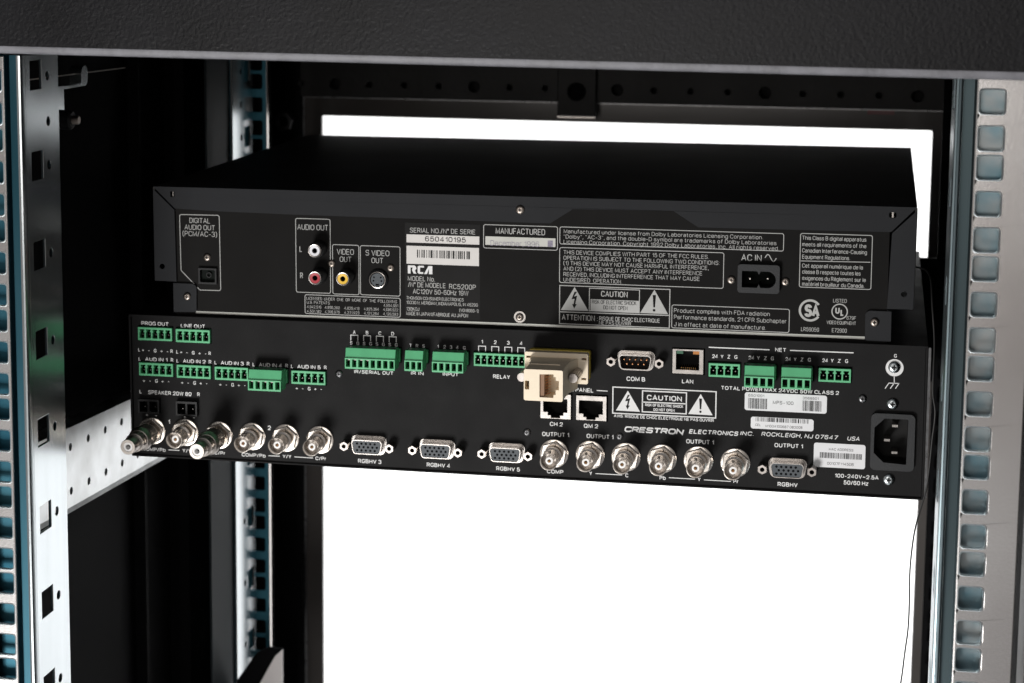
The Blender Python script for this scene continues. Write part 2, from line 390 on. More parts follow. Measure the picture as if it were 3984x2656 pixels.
def put(mb, fr, z, text, x0, x1, yb, h, yl=-.08, bold=.0, shear=0, yplane=0, gap=1.75):
    """text between photo columns x0..x1 of zoom z, baseline yb at the left end, cap height h"""
    a = fr(z, x0, yb, yplane); b = fr(z, x1, yb, yplane); t = fr(z, x0, yb-h, yplane)
    setline(mb, text, a[0], a[1], yplane+yl, b[0]-a[0], abs(t[1]-a[1]), fracof(bold), shear, gap=gap)
def putc(mb, fr, z, ch, xc, yb, h, yl=-.08, bold=.01, asp=.85, yplane=0):
    """single character centred on column xc"""
    a = fr(z, xc, yb, yplane); t = fr(z, xc, yb-h, yplane)
    setline(mb, ch, a[0], a[1], yplane+yl, 0, abs(t[1]-a[1]), .14 if ch in '+-' else fracof(bold), 0, True, asp)
def barcode(mb, x0, x1, z0, z1, y, seed, n=34):
    rnd = random.Random(seed); w = [rnd.choice((1, 1, 2, 3)) for _ in range(2*n-1)]; k = (x1-x0)/sum(w); x = x0
    for i, q in enumerate(w):
        if i % 2 == 0: mb.add([(x, y, z0), (x+q*k, y, z0), (x+q*k, y, z1), (x, y, z1)], [(0, 1, 2, 3)])
        x += q*k
def cross_screw(name, material, parent, cx, cz, r, y=0, dome=.45, ring=None):
    o = MB(); n = 24; prof = [(r, y), (r, y-.25*r), (r*.92, y-dome*r*.75), (r*.72, y-dome*r*1.0), (r*.5, y-dome*r*1.12)]
    o.lathe(prof, 0, 0, n)
    rr = r*.5; yy = y-dome*r*1.12; w = r*.13
    cr = [(w, rr*.86), (-w, rr*.86), (-w, w), (-rr*.86, w), (-rr*.86, -w), (-w, -w), (-w, -rr*.86), (w, -rr*.86), (w, -w), (rr*.86, -w), (rr*.86, w), (w, w)]
    o.prism(circ(0, 0, rr, n), yy, yy+.001, [cr])
    b = o.build(name, material, parent, loc=(cx, 0, cz))
    q = MB().prism([(a*.99, c*.99) for a, c in cr], yy+.15*r, yy+.16*r); q.prism(cr, yy+.01, yy+.15*r, [[(a*.9, c*.9) for a, c in cr]])
    rc = q.build('cross_recess', INKK, b)
    return b

# ================================================================== the setting
bd = MB(); prof = [(-3500, -1600), (1300, -1600)]+[(1300+500*math.sin(a*PI/16), -1600+500*(1-math.cos(a*PI/16))) for a in range(1, 9)]+[(1800, 1800)]
for i in range(len(prof)-1):
    (y0, z0), (y1, z1) = prof[i], prof[i+1]
    bd.add([(-2500, y0, z0), (2500, y0, z0), (2500, y1, z1), (-2500, y1, z1)], [(0, 1, 2, 3)], True)
o = bd.build('backdrop', WALL); o['kind'] = 'structure'

# ================================================================== the rack
rack = thing('equipment_rack', 'open black steel equipment rack with perforated zinc rails around both devices', 'rack', (0, 0, -1600))
RZ = 1600     # rack parts are modelled in world millimetres and lowered into the rack's own frame
def rb(mb, name, m, bev=0, parent=None, label=None):
    mb.v = [(a, b, c+RZ) for a, b, c in mb.v]; return mb.build(name, m, parent or rack, bev, label=label)
# top beam with rounded lower front edge
BY = -45; bz = 14.3
pro = [(BY+60, bz+90), (BY, bz+90)]+[(BY+3.2-3.2*math.cos(a*PI/12), bz+3.2-3.2*math.sin(a*PI/12)) for a in range(0, 7)]+[(BY+38, bz), (BY+38, bz+2), (BY+60, bz+2)]
tb = MB().prism(pro, -330, 330, plane='yz', smooth=True)
tbo = rb(tb, 'top_beam', TEX, label='textured black beam with a pale rounded lower edge'); tbo.location.z += 0
tbo.rotation_euler = (0, .0075, 0)
eg = [(BY-.25, bz+3.3), (BY-.1, bz+1.6), (BY+.9, bz+.2), (BY+2.6, bz-.25), (BY+3, bz+.4), (BY+1.5, bz+1.2), (BY+.6, bz+2.2), (BY+.4, bz+3.3)]
rb(MB().prism(eg, -330, 330, plane='yz', smooth=True), 'pale_edge', BARE, parent=None).parent = tbo  # paler strip along the beam's lower front edge
# side, roof and rear cabinet sheets
rb(MB().box(-300, -264, -20, 560, -1598, 40), 'side_panel', DARK)
rb(MB().box(262, 300, -20, 560, -1598, 40), 'side_panel', DARK)
rb(MB().box(-300, 300, 18, 560, 22, 26), 'unseen_roof_panel', DARK)  # unseen roof sheet, added to keep ambient light out
# front and rear mounting rails
U = 44.45; offs = (0, 15.875, 28.575)
def sqholes(xc, z_top, z_bot, hs=5.2, r=1.5):
    out = []; k = 0
    while True:
        z = -(k//3)*U-offs[k % 3]; k += 1
        if z < z_bot: break
        if z < z_top: out.append(rrect(xc-hs, xc+hs, z-hs, z+hs, r, 3))
    return out
ZB, ZT = -700, 12
for sgn in (-1, 1):
    xs = lambda *v: [sgn*q for q in v]
    face = MB().ladder(*sorted((sgn*226, sgn*252)), ZB, ZT, 0, 1.6, sqholes(sgn*232.7, ZT-4, ZB+10))
    fo = rb(face, 'mounting_rail', ZFACE, bev=.75, label='%s front rail with square cage nut holes' % ('left' if sgn < 0 else 'right'))
    rim = MB()
    for h_ in sqholes(sgn*232.7, ZT-4, ZB+10):
        mx_ = sum(p[0] for p in h_)/len(h_); mz_ = sum(p[1] for p in h_)/len(h_)
        big = [(mx_+(a-mx_)*1.12, mz_+(b-mz_)*1.12) for a, b in h_]; n_ = len(h_)
        mid = [(mx_+(a-mx_)*1.06, mz_+(b-mz_)*1.06) for a, b in h_]; inn = [(mx_+(a-mx_)*.985, mz_+(b-mz_)*.985) for a, b in h_]
        vs = [(a, -.02, b) for a, b in big]+[(a, -.32, b) for a, b in mid]+[(a, .3, b) for a, b in inn]+[(a, 1.6, b) for a, b in inn]
        rim.add(vs, [(q*n_+i, q*n_+(i+1) % n_, (q+1)*n_+(i+1) % n_, (q+1)*n_+i) for q in range(3) for i in range(n_)], True)
    rb(rim, 'rim_highlight', ZRIM).parent = fo  # rings added round the holes, with their highlights put into a near-white colour
    # groove beside the face, then the inner edge bead and the flange going back
    g = MB().prism([(sgn*226, 1.6), (sgn*225.3, 5), (sgn*220.6, 5.2), (sgn*220.6, 6.4), (sgn*227, 6.4), (sgn*227, 1.6)], ZB, ZT, plane='xy')
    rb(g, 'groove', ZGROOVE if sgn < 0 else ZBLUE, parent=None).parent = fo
    bead = [(sgn*220.5, 5), (sgn*220.1, 1.2), (sgn*219.6, .2), (sgn*218.8, .6), (sgn*218.4, .1), (sgn*217.7, .3), (sgn*217.2, 1.5), (sgn*217.2, 5)]
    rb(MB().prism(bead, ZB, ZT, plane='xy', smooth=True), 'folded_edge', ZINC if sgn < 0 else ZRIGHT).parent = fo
    hol = []
    k = 0
    while 1.8-k*U > ZB+20:
        zc = 1.8-k*U
        hol.append(rect(10.5, 24.5, zc-7, zc+7)); hol.append(circ(31.5, zc-1, 2.3, 16)); k += 1
    hol.append(circ(31.5, 1.8-U/2-1.5, 2.3, 16))
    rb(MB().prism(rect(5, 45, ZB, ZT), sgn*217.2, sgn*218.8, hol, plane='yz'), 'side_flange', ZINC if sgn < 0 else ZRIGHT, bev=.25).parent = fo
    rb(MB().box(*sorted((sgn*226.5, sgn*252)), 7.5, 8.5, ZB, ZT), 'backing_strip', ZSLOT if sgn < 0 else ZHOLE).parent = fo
    rb(MB().box(*sorted((sgn*256, sgn*300)), -14, 30, -1598, 14), 'corner_post', POST, bev=2)
    # rear rail
    YR = 418
    face = MB().ladder(*sorted((sgn*224.5, sgn*258)), -690, 5, YR, YR+1.6, sqholes(sgn*232.6, 0, -680))
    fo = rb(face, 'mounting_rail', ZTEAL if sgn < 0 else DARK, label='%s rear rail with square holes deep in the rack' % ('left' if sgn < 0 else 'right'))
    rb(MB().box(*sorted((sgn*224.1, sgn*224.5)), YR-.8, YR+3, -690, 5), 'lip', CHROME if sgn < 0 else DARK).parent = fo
    hol = []
    k = 0
    while -20.6-k*U > -600:
        zc = -20.6-k*U
        hol.append(rect(YR-19, YR-5.5, zc-7, zc+7)); hol.append(circ(YR-26, zc+.5, 2.3, 16)); k += 1
    hol.append(circ(YR-26, -42.5, 2.3, 16))
    rb(MB().prism(rect(YR-44, YR-.2, -690, 5), sgn*234.3, sgn*235.8, hol, plane='yz'), 'side_flange', ZINC).parent = fo
    rb(MB().box(*sorted((sgn*225.5, sgn*256)), YR+12, YR+13, -690, 5), 'backing_strip', DARK).parent = fo  # plate added to block the white backdrop behind the holes
    rb(MB().box(*sorted((sgn*236.5, sgn*238)), YR-90, YR-44, -690, 5), 'mounting_channel', ZDARK).parent = fo
# perforated brace running from the front rail to the rear rail, left side
def strut(x, mat_, zt):
    slope = -.05; y0, y1 = 40, YR-50
    f = lambda y, z: (y, z+(y-84)*slope)
    hol = []
    y = 67.6
    while y < y1-8:
        for z in (-203.8, -228.2):
            hol.append([(a, b+(y-84)*slope) for a, b in circ(y, z, 2.2, 16)])
        y += 25
    out = [f(y0, -237), f(y1, -237), f(y1, zt), f(y0, zt)]
    m = MB().prism(out, x, x-1.5, hol, plane='yz')
    a0, a1 = f(y0, -237), f(y1, -237)
    m.add([(x, a0[0], a0[1]), (x, a1[0], a1[1]), (x+1.2, a1[0], a1[1]-2.2), (x+1.2, a0[0], a0[1]-2.2), (x-6, a0[0], a0[1]-2.8), (x-6, a1[0], a1[1]-2.8)], [(0, 1, 2, 3), (3, 2, 5, 4)])
    a0, a1 = f(y0, zt), f(y1, zt)
    m.add([(x, a0[0], a0[1]), (x, a1[0], a1[1]), (x-10, a1[0], a1[1]+1), (x-10, a0[0], a0[1]+1)], [(0, 1, 2, 3)])
    return m
rb(strut(-235, GALV, -193), 'perforated_brace', GALV, label='pale galvanised brace with two rows of round holes')
# inner vertical stiffeners in the dark at the left
rb(MB().box(-263.5, -256, 258, 262, -690, 16), 'stiffener', DARK)
rb(MB().box(-263.5, -250, 322, 326, -690, 16), 'stiffener', DARK)
# rear frame: posts, perforated cross beam, door
YD = 500
rb(MB().box(-264, -222.5, YD-6, YD+20, -1598, 16), 'rear_post', DARK, bev=1.5)
rb(MB().box(-226, -222.2, YD-7.6, YD-5.8, -700, -78), 'post_bead', DARK)
rb(MB().box(234, 264, YD-6, YD+20, -1598, 16), 'rear_post', POST, bev=1.5)
bh = [circ(-247+25.35*i, -34.5, 4.2 if i % 4 == 2 else 2.3, 16) for i in range(1, 19)]
rb(MB().prism(rect(-222, 234, -44, 14), YD-8, YD-6, bh), 'cross_beam', POST, bev=.5)
rb(MB().box(-222, 234, YD+6, YD+8, -44, 14), 'beam_backing', INKK)
door = rb(MB().prism(rect(-222, 234, -960, -44.3), YD, YD+4, [rrect(-208.5, 220, -930, -58.2, 1.5)]), 'rear_door', GLOSSB, bev=.4)
rb(MB().prism(rect(-222.3, 234.3, -960.3, -44.1), YD-1.2, YD+1, [rect(-221, 233, -959, -45.2)]), 'door_trim', SCRD).parent = door
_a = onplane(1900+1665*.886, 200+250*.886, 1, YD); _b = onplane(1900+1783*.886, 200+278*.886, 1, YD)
rb(MB().box(_a.x, _b.x, YD-.4, YD-.05, _b.z, _a.z), 'red_reflection', mat('dark_red_reflection', (.10, .006, .008), .4, var=.1, vscale=60), bev=.1)  # red reflection in the door border, painted on as a thin patch
rb(MB().box(-34.5, -7.5, YD-14, YD-9, -53, 14), 'latch_bracket', POST, bev=.6)
rb(MB().box(-34.3, -7.7, YD-15.2, YD-13.9, -54.2, -53.2), 'latch_lip', CHROME)
rb(MB().lathe([(6.5, YD-14), (6.5, YD-16), (5, YD-16.4), (4.5, YD-15), (2, YD-15)], -21, -36, 24, close=True), 'latch_bolt', DARK)
rb(MB().lathe([(8.6, YD-8), (8.6, YD-8.8)], -233.5, -62, 32, close=True), 'washer', DARK)
rb(MB().prism(circ(-233.5, -62, 7.2, 6, .2), YD-13.5, YD-8.8, [circ(-233.5, -62, 3.6, 20)]), 'hex_nut', SCRD, bev=.5)
g7 = lambda x, y, Y: (lambda p: (p.x, p.z))(onplane(600+x*.6737, 1600+y*.6737, 1, Y))
cb = rb(MB().prism([g7(480, 1550, 366), g7(590, 1395, 366), g7(655, 1366, 366), g7(742, 1372, 366), g7(742, 1900, 366), g7(480, 1900, 366)], 366, 369), 'corner_gusset', DARK)
rb(MB().prism([g7(740, 1376, 364), g7(697, 1415, 364), g7(608, 1575, 364), g7(480, 1800, 364), g7(740, 1800, 364)], 364, 365.5), 'gusset_face', GREYS).parent = cb
# cable hook and knob high on the left
hk = MB().box(-236, -234.6, 82, 93, -27, -9).box(-236, -234.6, 93, 118, -11, -9.4)
hk.prism(rpoly([(116, -11), (125, -11), (125, 0), (116, 0)], [2, 4, 4, 4]), -241, -234.2, plane='yz')
rb(hk, 'cable_hook', ZINC, bev=.5)
kn = MB().lathe([(5.2, 0), (5.2, 5), (4.2, 6)], 0, 0, 20, close=True); kn.v = [(-236+b, 93+a, -27+c) for a, b, c in kn.v]
rb(kn, 'knob', BPL)
kn = MB().lathe([(2.4, 0), (2.4, 9), (2, 9.6)], 0, 0, 16, close=True); kn.v = [(-236+b, 93+a, -27+c) for a, b, c in kn.v]
rb(kn, 'bolt', SCRB)
rb(MB().tube([(-238, 20, -3), (-238, 190, -5.5)], .35, 6), 'edge_strip', SCRB)

# ================================================================== lower device: control processor
PX = (-0.5, 128.0, -135.1)
K = Frame(*PX, .0075)
HP = 79.8
proc = thing('control_processor', 'wide black audio video control processor covered in green terminals, below the disc player', 'av processor', PX, K.phi)
XL, XR = -213.8, 213.9
# openings in the panel
cut = []
socks = []   # (zoom, x0,y0,x1,y1,pins,plugged label or None)
SK = [('A', 137, 172, 457, 306, 5, None), ('A', 492, 190, 813, 326, 5, None), ('A', 147, 505, 467, 640, 5, None), ('A', 501, 525, 820, 661, 5, None),
      ('A', 858, 543, 1172, 680, 5, None), ('A', 1215, 562, 1537, 700, 5, 'AUD IN 4'), ('A', 1577, 580, 1896, 719, 5, None),
      ('B', 188, 240, 668, 382, 8, 'IR/SERIAL OUT'), ('B', 742, 264, 925, 390, 3, 'IR IN'), ('B', 998, 277, 1305, 407, 5, 'INPUT'), ('B', 1360, 292, 1845, 437, 8, None),
      ('D', 133, 257, 411, 391, 4, None), ('D', 458, 272, 735, 405, 4, 'second NET'), ('D', 787, 288, 1064, 419, 4, 'third NET'), ('D', 1120, 301, 1406, 436, 4, None)]
def box2(fr, z, x0, y0, x1, y1, yl=0):
    a = fr(z, x0, y0, yl); b = fr(z, x1, y1, yl); return a[0], b[0], b[1], a[1]     # x0,x1,z0,z1
for s in SK:
    x0, x1, z0, z1 = box2(K, *s[:5]); socks.append((x0, x1, z0, z1, s[5], s[6])); cut.append(rect(x0-.5, x1+.5, z0-.5, z1+.7))
lan = box2(K, 'C', 1380, 240, 1648, 466); ch = [box2(K, 'C', 228, 628, 493, 858), box2(K, 'C', 539, 645, 803, 873)]
for b in [lan]+ch: cut.append(rect(b[0]-.3, b[1]+.7, b[2]-.5, b[3]+.6))
spk = [box2(K, 'A', 142, 842, 345, 985), box2(K, 'A', 497, 862, 700, 1008)]
for b in spk: cut.append(rect(b[0], b[1], b[2], b[3]))
iec = box2(K, 'D', 1592, 703, 1972, 1233)
panel = MB().prism(rect(XL+1.3, XR-1.3, -HP+.3, -1.4), 1.6, 3.0, [rect(*c) if isinstance(c, tuple) else c for c in cut]+[rect(iec[0]+2, iec[1]-2, iec[2]+2, iec[3]-2)])
pn = panel.build('rear_panel', BLK, proc)
YP = 1.6      # the panel sits this far inside the case edge
cs = MB().box(XL, XR, 0, 322, -1.2, 0).box(XL, XL+1.1, 0, 322, -HP, -1.2).box(XR-1.1, XR, 0, 322, -HP, -1.2).box(XL, XR, .4, 322, -HP-.4, -HP+.6)
cs.box(XL+1.1, XR-1.1, 18, 19, -HP+.6, -1.2)
cs.build('case', BLK, proc, bev=.3)
MB().box(-241, 241, 292.5, 296, -HP-1, 0).build('front_plate', DARK, proc, bev=.4)
MB().box(XR+.2, XR+1.4, -.6, .6, -HP+1, -1).build('side_lip', SCRD, proc)
# printing
Kp = lambda z, x, y, yl=0: K(z, x, y, YP)
class PF:
    def __init__(s, fr, yp): s.fr = fr; s.yp = yp
    def __call__(s, z, x, y, yl=0): return s.fr(z, x, y, s.yp)
KP = PF(K, YP)
yi = YP-.07
ink = MB()
def flush(name='printed_lettering'):
    global ink
    ink.build(name, INKW, pn); ink = MB()
def T(z, t, x0, x1, yb, h, bold=.017, shear=0, mb=None): put(mb or ink, KP, z, t, x0, x1, yb, h, yl=yi, bold=bold, shear=shear)
def Cc(z, t, xc, yb, h=33, bold=.014, asp=1.15, mb=None): putc(mb or ink, KP, z, t, xc, yb, h, yl=yi, bold=bold, asp=asp)
def Ln(z, pts, w, mb=None): (mb or ink).line([KP(z, *p) for p in pts], w, yi)
T('A', 'PROG OUT', 170, 425, 155, 37); T('A', 'LINE OUT', 540, 768, 178, 37)
for dx, dy in ((0, 0), (357, 20)):
    for c, x, b in (('L', 150, 402), ('+', 185, 404), ('-', 240, 408), ('G', 299, 411), ('+', 359, 414), ('-', 415, 418), ('R', 454, 417)): Cc('A', c, x+dx, b+dy)
for i, (l, a0, a1, r, b) in enumerate([(154, 205, 415, 458, 488), (510, 560, 772, 814, 506), (866, 915, 1130, 1172, 523), (1224, 1272, 1490, 1533, 541), (1584, 1633, 1852, 1896, 558)]):
    Cc('A', 'L', l, b, 35); T('A', 'AUD IN %d' % (i+1), a0, a1, b+3, 36); Cc('A', 'R', r, b+12, 35)
for x0, b in ((195, 692), (553, 710), (910, 728), (1270, 746), (1628, 764)):
    for c, x in zip('+-G+-', (0, 56, 116, 174, 230)): Cc('A', c, x0+x, b+x*.035)
Cc('A', 'L', 163, 796, 35); T('A', 'SPEAKER 20W 8\u03a9', 233, 640, 802, 37); Cc('A', 'R', 706, 822, 35)
for x, b in ((223, 1012), (578, 1032)): Cc('A', '+', x, b); Cc('A', '\u2013', x+85, b+6, 30)
flush(); Cc('A', '1', 430, 1084, 42); Cc('A', '2', 1370, 1140, 42)
T('A', 'COMP/Pb', 182, 397, 1332, 33); Ln('A', [(422, 1325), (527, 1331)], .9*.45); T('A', 'Y/Y', 555, 638, 1348, 33); Ln('A', [(665, 1342), (830, 1350)], .4); T('A', 'C/Pr', 856, 958, 1368, 33)
T('A', 'COMP/Pb', 1112, 1335, 1386, 33); Ln('A', [(1362, 1380), (1468, 1385)], .4); T('A', 'Y/Y', 1495, 1577, 1402, 33); Ln('A', [(1605, 1391), (1780, 1402)], .4); T('A', 'C/Pr', 1803, 1905, 1420, 33)
flush()
for c, x, b in (('A', 238, 118), ('B', 358, 123), ('C', 478, 128), ('D', 598, 133)):
    Cc('B', c, x, b, 35); Ln('B', [(x-33, b+60), (x-33, b+9), (x+33, b+12), (x+33, b+63)], .42)
    Cc('B', 'S', x-28, b+101, 33); Cc('B', 'G', x+33, b+104, 33)
for c, x, b in (('T', 767, 242), ('R', 827, 245), ('S', 888, 248), ('1', 1023, 252), ('2', 1085, 255), ('3', 1145, 258), ('4', 1205, 260), ('G', 1270, 264)): Cc('B', c, x, b, 33)
for c, x, b in (('1', 1437, 208), ('2', 1560, 213), ('3', 1683, 218), ('4', 1804, 223)):
    Cc('B', c, x, b, 36); Ln('B', [(x-33, b+72), (x-33, b+22), (x+33, b+25), (x+33, b+75)], .42)
T('B', 'IR/SERIAL OUT', 237, 605, 486, 33); T('B', 'IR IN', 770, 888, 500, 33); T('B', 'INPUT', 1068, 1215, 510, 33); T('B', 'RELAY', 1540, 1700, 534, 38)
flush(); T('B', 'RGBHV 3', 273, 492, 1326, 38); T('B', 'RGBHV 4', 918, 1138, 1362, 38); T('B', 'RGBHV 5', 1570, 1792, 1397, 38)
flush(); T('C', 'COM B', 980, 1143, 517, 38); T('C', 'LAN', 1463, 1562, 538, 36); T('C', 'TOUCH PANEL', 350, 693, 604, 36); Ln('C', [(720, 601), (815, 607)], .45)
T('C', 'CH 2', 312, 425, 910, 36); T('C', 'QM 2', 608, 733, 926, 36); T('C', 'OUTPUT 1', 245, 480, 998, 38); T('C', 'OUTPUT 1', 632, 867, 1016, 38); T('C', 'OUTPUT 1', 1500, 1742, 1062, 38)
flush(); T('C', 'COMP', 287, 430, 1322, 34); Cc('C', 'Y', 668, 1340, 33); Ln('C', [(710, 1325), (942, 1338)], .4); Cc('C', 'C', 983, 1358, 34)
T('C', 'Pb', 1268, 1322, 1378, 34); Ln('C', [(1350, 1361), (1575, 1374)], .4); Cc('C', 'Y', 1613, 1393, 33); Ln('C', [(1655, 1380), (1890, 1394)], .4); T('C', 'Pr', 1910, 1957, 1409, 34)
flush(); T('D', 'NET', 728, 828, 156, 36); Ln('D', [(132, 116), (678, 139)], .55); Ln('D', [(862, 144), (1432, 166)], .55)
for (a0, a1, y, zz, g, b) in ((163, 215, 252, 313, 376, 213), (490, 541, 578, 640, 703, 226), (820, 871, 907, 969, 1035, 238), (1150, 1203, 1240, 1303, 1369, 250)):
    T('D', '24', a0, a1, b, 34, .02)
    for c, x in zip('YZG', (y, zz, g)): Cc('D', c, x, b+(x-a0)*.035, 34)
T('D', 'TOTAL POWER MAX 24VDC 50W CLASS 2', 242, 1302, 496, 34)
flush(); T('D', 'ROCKLEIGH, NJ 07647', 603, 1286, 912, 38, .012, .22); T('D', 'USA', 1372, 1484, 952, 38, .012, .22)
T('D', 'OUTPUT 1', 722, 978, 1012, 38); T('D', 'RGBHV', 750, 930, 1362, 38)
T('D', '100-240V~2.5A', 1262, 1657, 1284, 36); T('D', '50/60 Hz', 1342, 1565, 1347, 38)
Cc('D', 'G', 1807, 209, 32)
Ln('D', [(1797, 380), (1797, 440)], .4); Ln('D', [(1746, 437), (1843, 441)], .42)
for x in (1748, 1795, 1841): Ln('D', [(x, 439), (x-34, 487)], .42)
ink.build('printed_lettering', INKW, pn)
lg = MB()
put(lg, KP, 'C', 'CRESTRON', 955, 1470, 962, 50, yl=yi, bold=.036, shear=.3, gap=.2); lg.build('maker_logo', INKW, pn)
lg = MB(); T('C', 'ELECTRONICS', 1523, 1950, 976, 38, .025, .22, lg); T('D', 'INC.', 413, 535, 906, 38, .025, .22, lg); lg.build('maker_name', INKW, pn)
def tri_mark(mb, F_, z, apex, bl, br, y, inner, kind, tr=lambda p: p):
    """warning triangle with a bolt or an exclamation mark cut out of it"""
    A, B, C_ = F_(z, *apex), F_(z, *bl), F_(z, *br)
    w = C_[0]-B[0]; h = A[1]-(B[1]+C_[1])/2; cx = A[0]; zb = (B[1]+C_[1])/2
    q = lambda x, t: (cx+x*w, zb+t*h)
    if kind == 'bolt':
        hs = [[q(.00, .80), q(-.11, .47), q(.005, .50), q(-.035, .27), q(-.085, .27), q(-.01, .08), q(.085, .27), q(.03, .28), q(.10, .64), q(-.02, .59), q(.09, .80)]]
    else:
        hs = [[q(-.06, .78), q(-.03, .26), q(.03, .26), q(.06, .78)], circ(*q(0, .14), w*.05, 12)]
    mb.flat([A, B, C_], y, hs)
cm = MB()
def frame_line(mb, F_, z, x0, y0, x1, y1, w, y, r=0):
    a = F_(z, x0, y0); b = F_(z, x1, y1)
    mb.flat(rrect(a[0]-w/2, b[0]+w/2, b[1]-w/2, a[1]+w/2, r+w/2) if r else rect(a[0]-w/2, b[0]+w/2, b[1]-w/2, a[1]+w/2), y,
            [rrect(a[0]+w/2, b[0]-w/2, b[1]+w/2, a[1]-w/2, r-w/2) if r else rect(a[0]+w/2, b[0]-w/2, b[1]+w/2, a[1]-w/2)])
frame_line(cm, KP, 'C', 862, 571, 1757, 842, .6, yi); frame_line(cm, KP, 'C', 1120, 604, 1500, 805, .6, yi); Ln('C', [(1118, 702), (1500, 718)], .6, cm)
tri_mark(cm, KP, 'C', (992, 603), (888, 775), (1098, 787), yi, 0, 'bolt'); tri_mark(cm, KP, 'C', (1627, 632), (1518, 806), (1731, 818), yi, 0, 'mark')
T('C', 'CAUTION', 1157, 1463, 684, 46, .02, 0, cm); T('C', 'RISK OF ELECTRIC SHOCK', 1142, 1475, 738, 24, .02, 0, cm); T('C', 'DO NOT OPEN', 1215, 1400, 779, 24, .02, 0, cm)
T('C', 'AVIS: RISQUE DE CHOC ELECTRIQUE NE PAS OUVRIR', 870, 1743, 834, 26, .015, 0, cm)
cm.build('caution_mark', INKW, pn)
# stickers
def sticker(nm, z, x0, y0, x1, y1, lab, texts, bars):
    a = KP(z, x0, y0); b = KP(z, x1, y1)
    o = MB().prism(rrect(a[0], b[0], b[1], a[1], 1.2), YP-.18, YP-.02).build(nm, PAPER, pn, label=lab)
    m = MB()
    for t, u0, u1, yb, h, bo in texts: put(m, KP, z, t, u0, u1, yb, h, yl=YP-.25, bold=bo)
    for i, (u0, v0, u1, v1, n) in enumerate(bars):
        c = KP(z, u0, v0); d = KP(z, u1, v1); barcode(m, c[0], d[0], d[1], c[1], YP-.25, i+int(x0), n)
    m.build('label_print', INKK if nm != 'x' else INKD, o)
sticker('paper_label', 'D', 457, 517, 1190, 713, 'largest white sticker with two bar codes', [('6501001', 488, 630, 557, 22, .0), ('3569501', 976, 1118, 582, 22, 0), ('MPS\u2013100', 708, 892, 625, 30, 0)],
        [(487, 570, 655, 672, 26), (973, 592, 1143, 694, 26)])
sticker('paper_label', 'D', 511, 737, 1072, 871, 'narrow white sticker with one bar code', [('CEL', 550, 600, 820, 20, -.002), ('M100A100687 082008', 643, 973, 832, 22, -.002)], [(555, 742, 1025, 802, 40)])
sticker('paper_label', 'D', 1077, 970, 1534, 1211, 'square white sticker beside the power inlet', [('MAC ADDRESS', 1210, 1430, 1040, 22, -.002), ('00107F1145DB', 1195, 1433, 1168, 24, -.002)], [(1130, 1056, 1505, 1126, 38)])
a = KP('D', 1800, 300)
MB().flat(circ(a[0], a[1], 4.45, 40), yi, [circ(a[0], a[1], 2.6, 40)]).build('ground_ring', INKW, pn)
# screws of the lower device
for z, x, y, r in (('A', 2025, 612, 2.0), ('C', 113, 967, 2.0), ('C', 920, 1002, 1.9), ('D', 1513, 577, 2.1)):
    c = KP(z, x, y); cross_screw('screw', SCRD, proc, c[0], c[1], r, YP)
for z, x, y, r in (('D', 1797, 300, 3.0), ('D', 1783, 630, 2.9), ('D', 1749, 1310, 2.9)):
    c = K(z, x, y, 0); cross_screw('zinc_screw', SCRZ, proc, c[0], c[1], r, YP)
# terminal sockets
def socket(x0, x1, z0, z1, n, black=False):
    w = x1-x0; h = z1-z0; p = (w-.9)/n; cells = []
    for i in range(n):
        c = x0+.45+p*(i+.5); a = p*.40
        if black: cells.append(rect(c-a, c+a, z0+.12*h, z1-.16*h))
        else: cells.append([(c-a, z0+.15*h), (c+a, z0+.15*h), (c+a, z0+.62*h), (c+a*.62, z0+.62*h), (c+a*.62, z0+.72*h), (c+a*.9, z0+.72*h), (c+a*.9, z0+.84*h),
                            (c-a*.9, z0+.84*h), (c-a*.9, z0+.72*h), (c-a*.62, z0+.72*h), (c-a*.62, z0+.62*h), (c-a, z0+.62*h)])
    o = MB().prism(rect(x0, x1, z0, z1), -.3 if not black else -1.5, 2.6, cells)
    s_ = o.build('terminal_socket', BPL if black else GREEN, proc, bev=.12)
    cv = MB().prism(rect(x0+.1, x1-.1, z0+.1, z1-.1), 2.6, 8, cells); cv.box(x0+.1, x1-.1, 8, 8.5, z0+.1, z1-.1)
    cv.build('socket_cavity', CAV, s_)  # cell walls are green plastic; their shade is put into the dark colour
    pin = MB().box(-.32, .32, 1.2, 7.8, -.32, .32)
    p0 = None
    for i in range(n):
        lx = x0+.45+p*(i+.5)
        if p0 is None: p0 = pin.build('contact_pin', CHROME, s_, bev=.12, loc=(lx, 0, z0+.42*h)); base = lx
        else: copy_part(p0, s_, lx-base)
    return s_
sp_ = {}
for x0, x1, z0, z1, n, pl in socks: socket(x0, x1, z0, z1, n)
for b in spk:
    socket(b[0], b[1], b[2], b[3], 2, True)
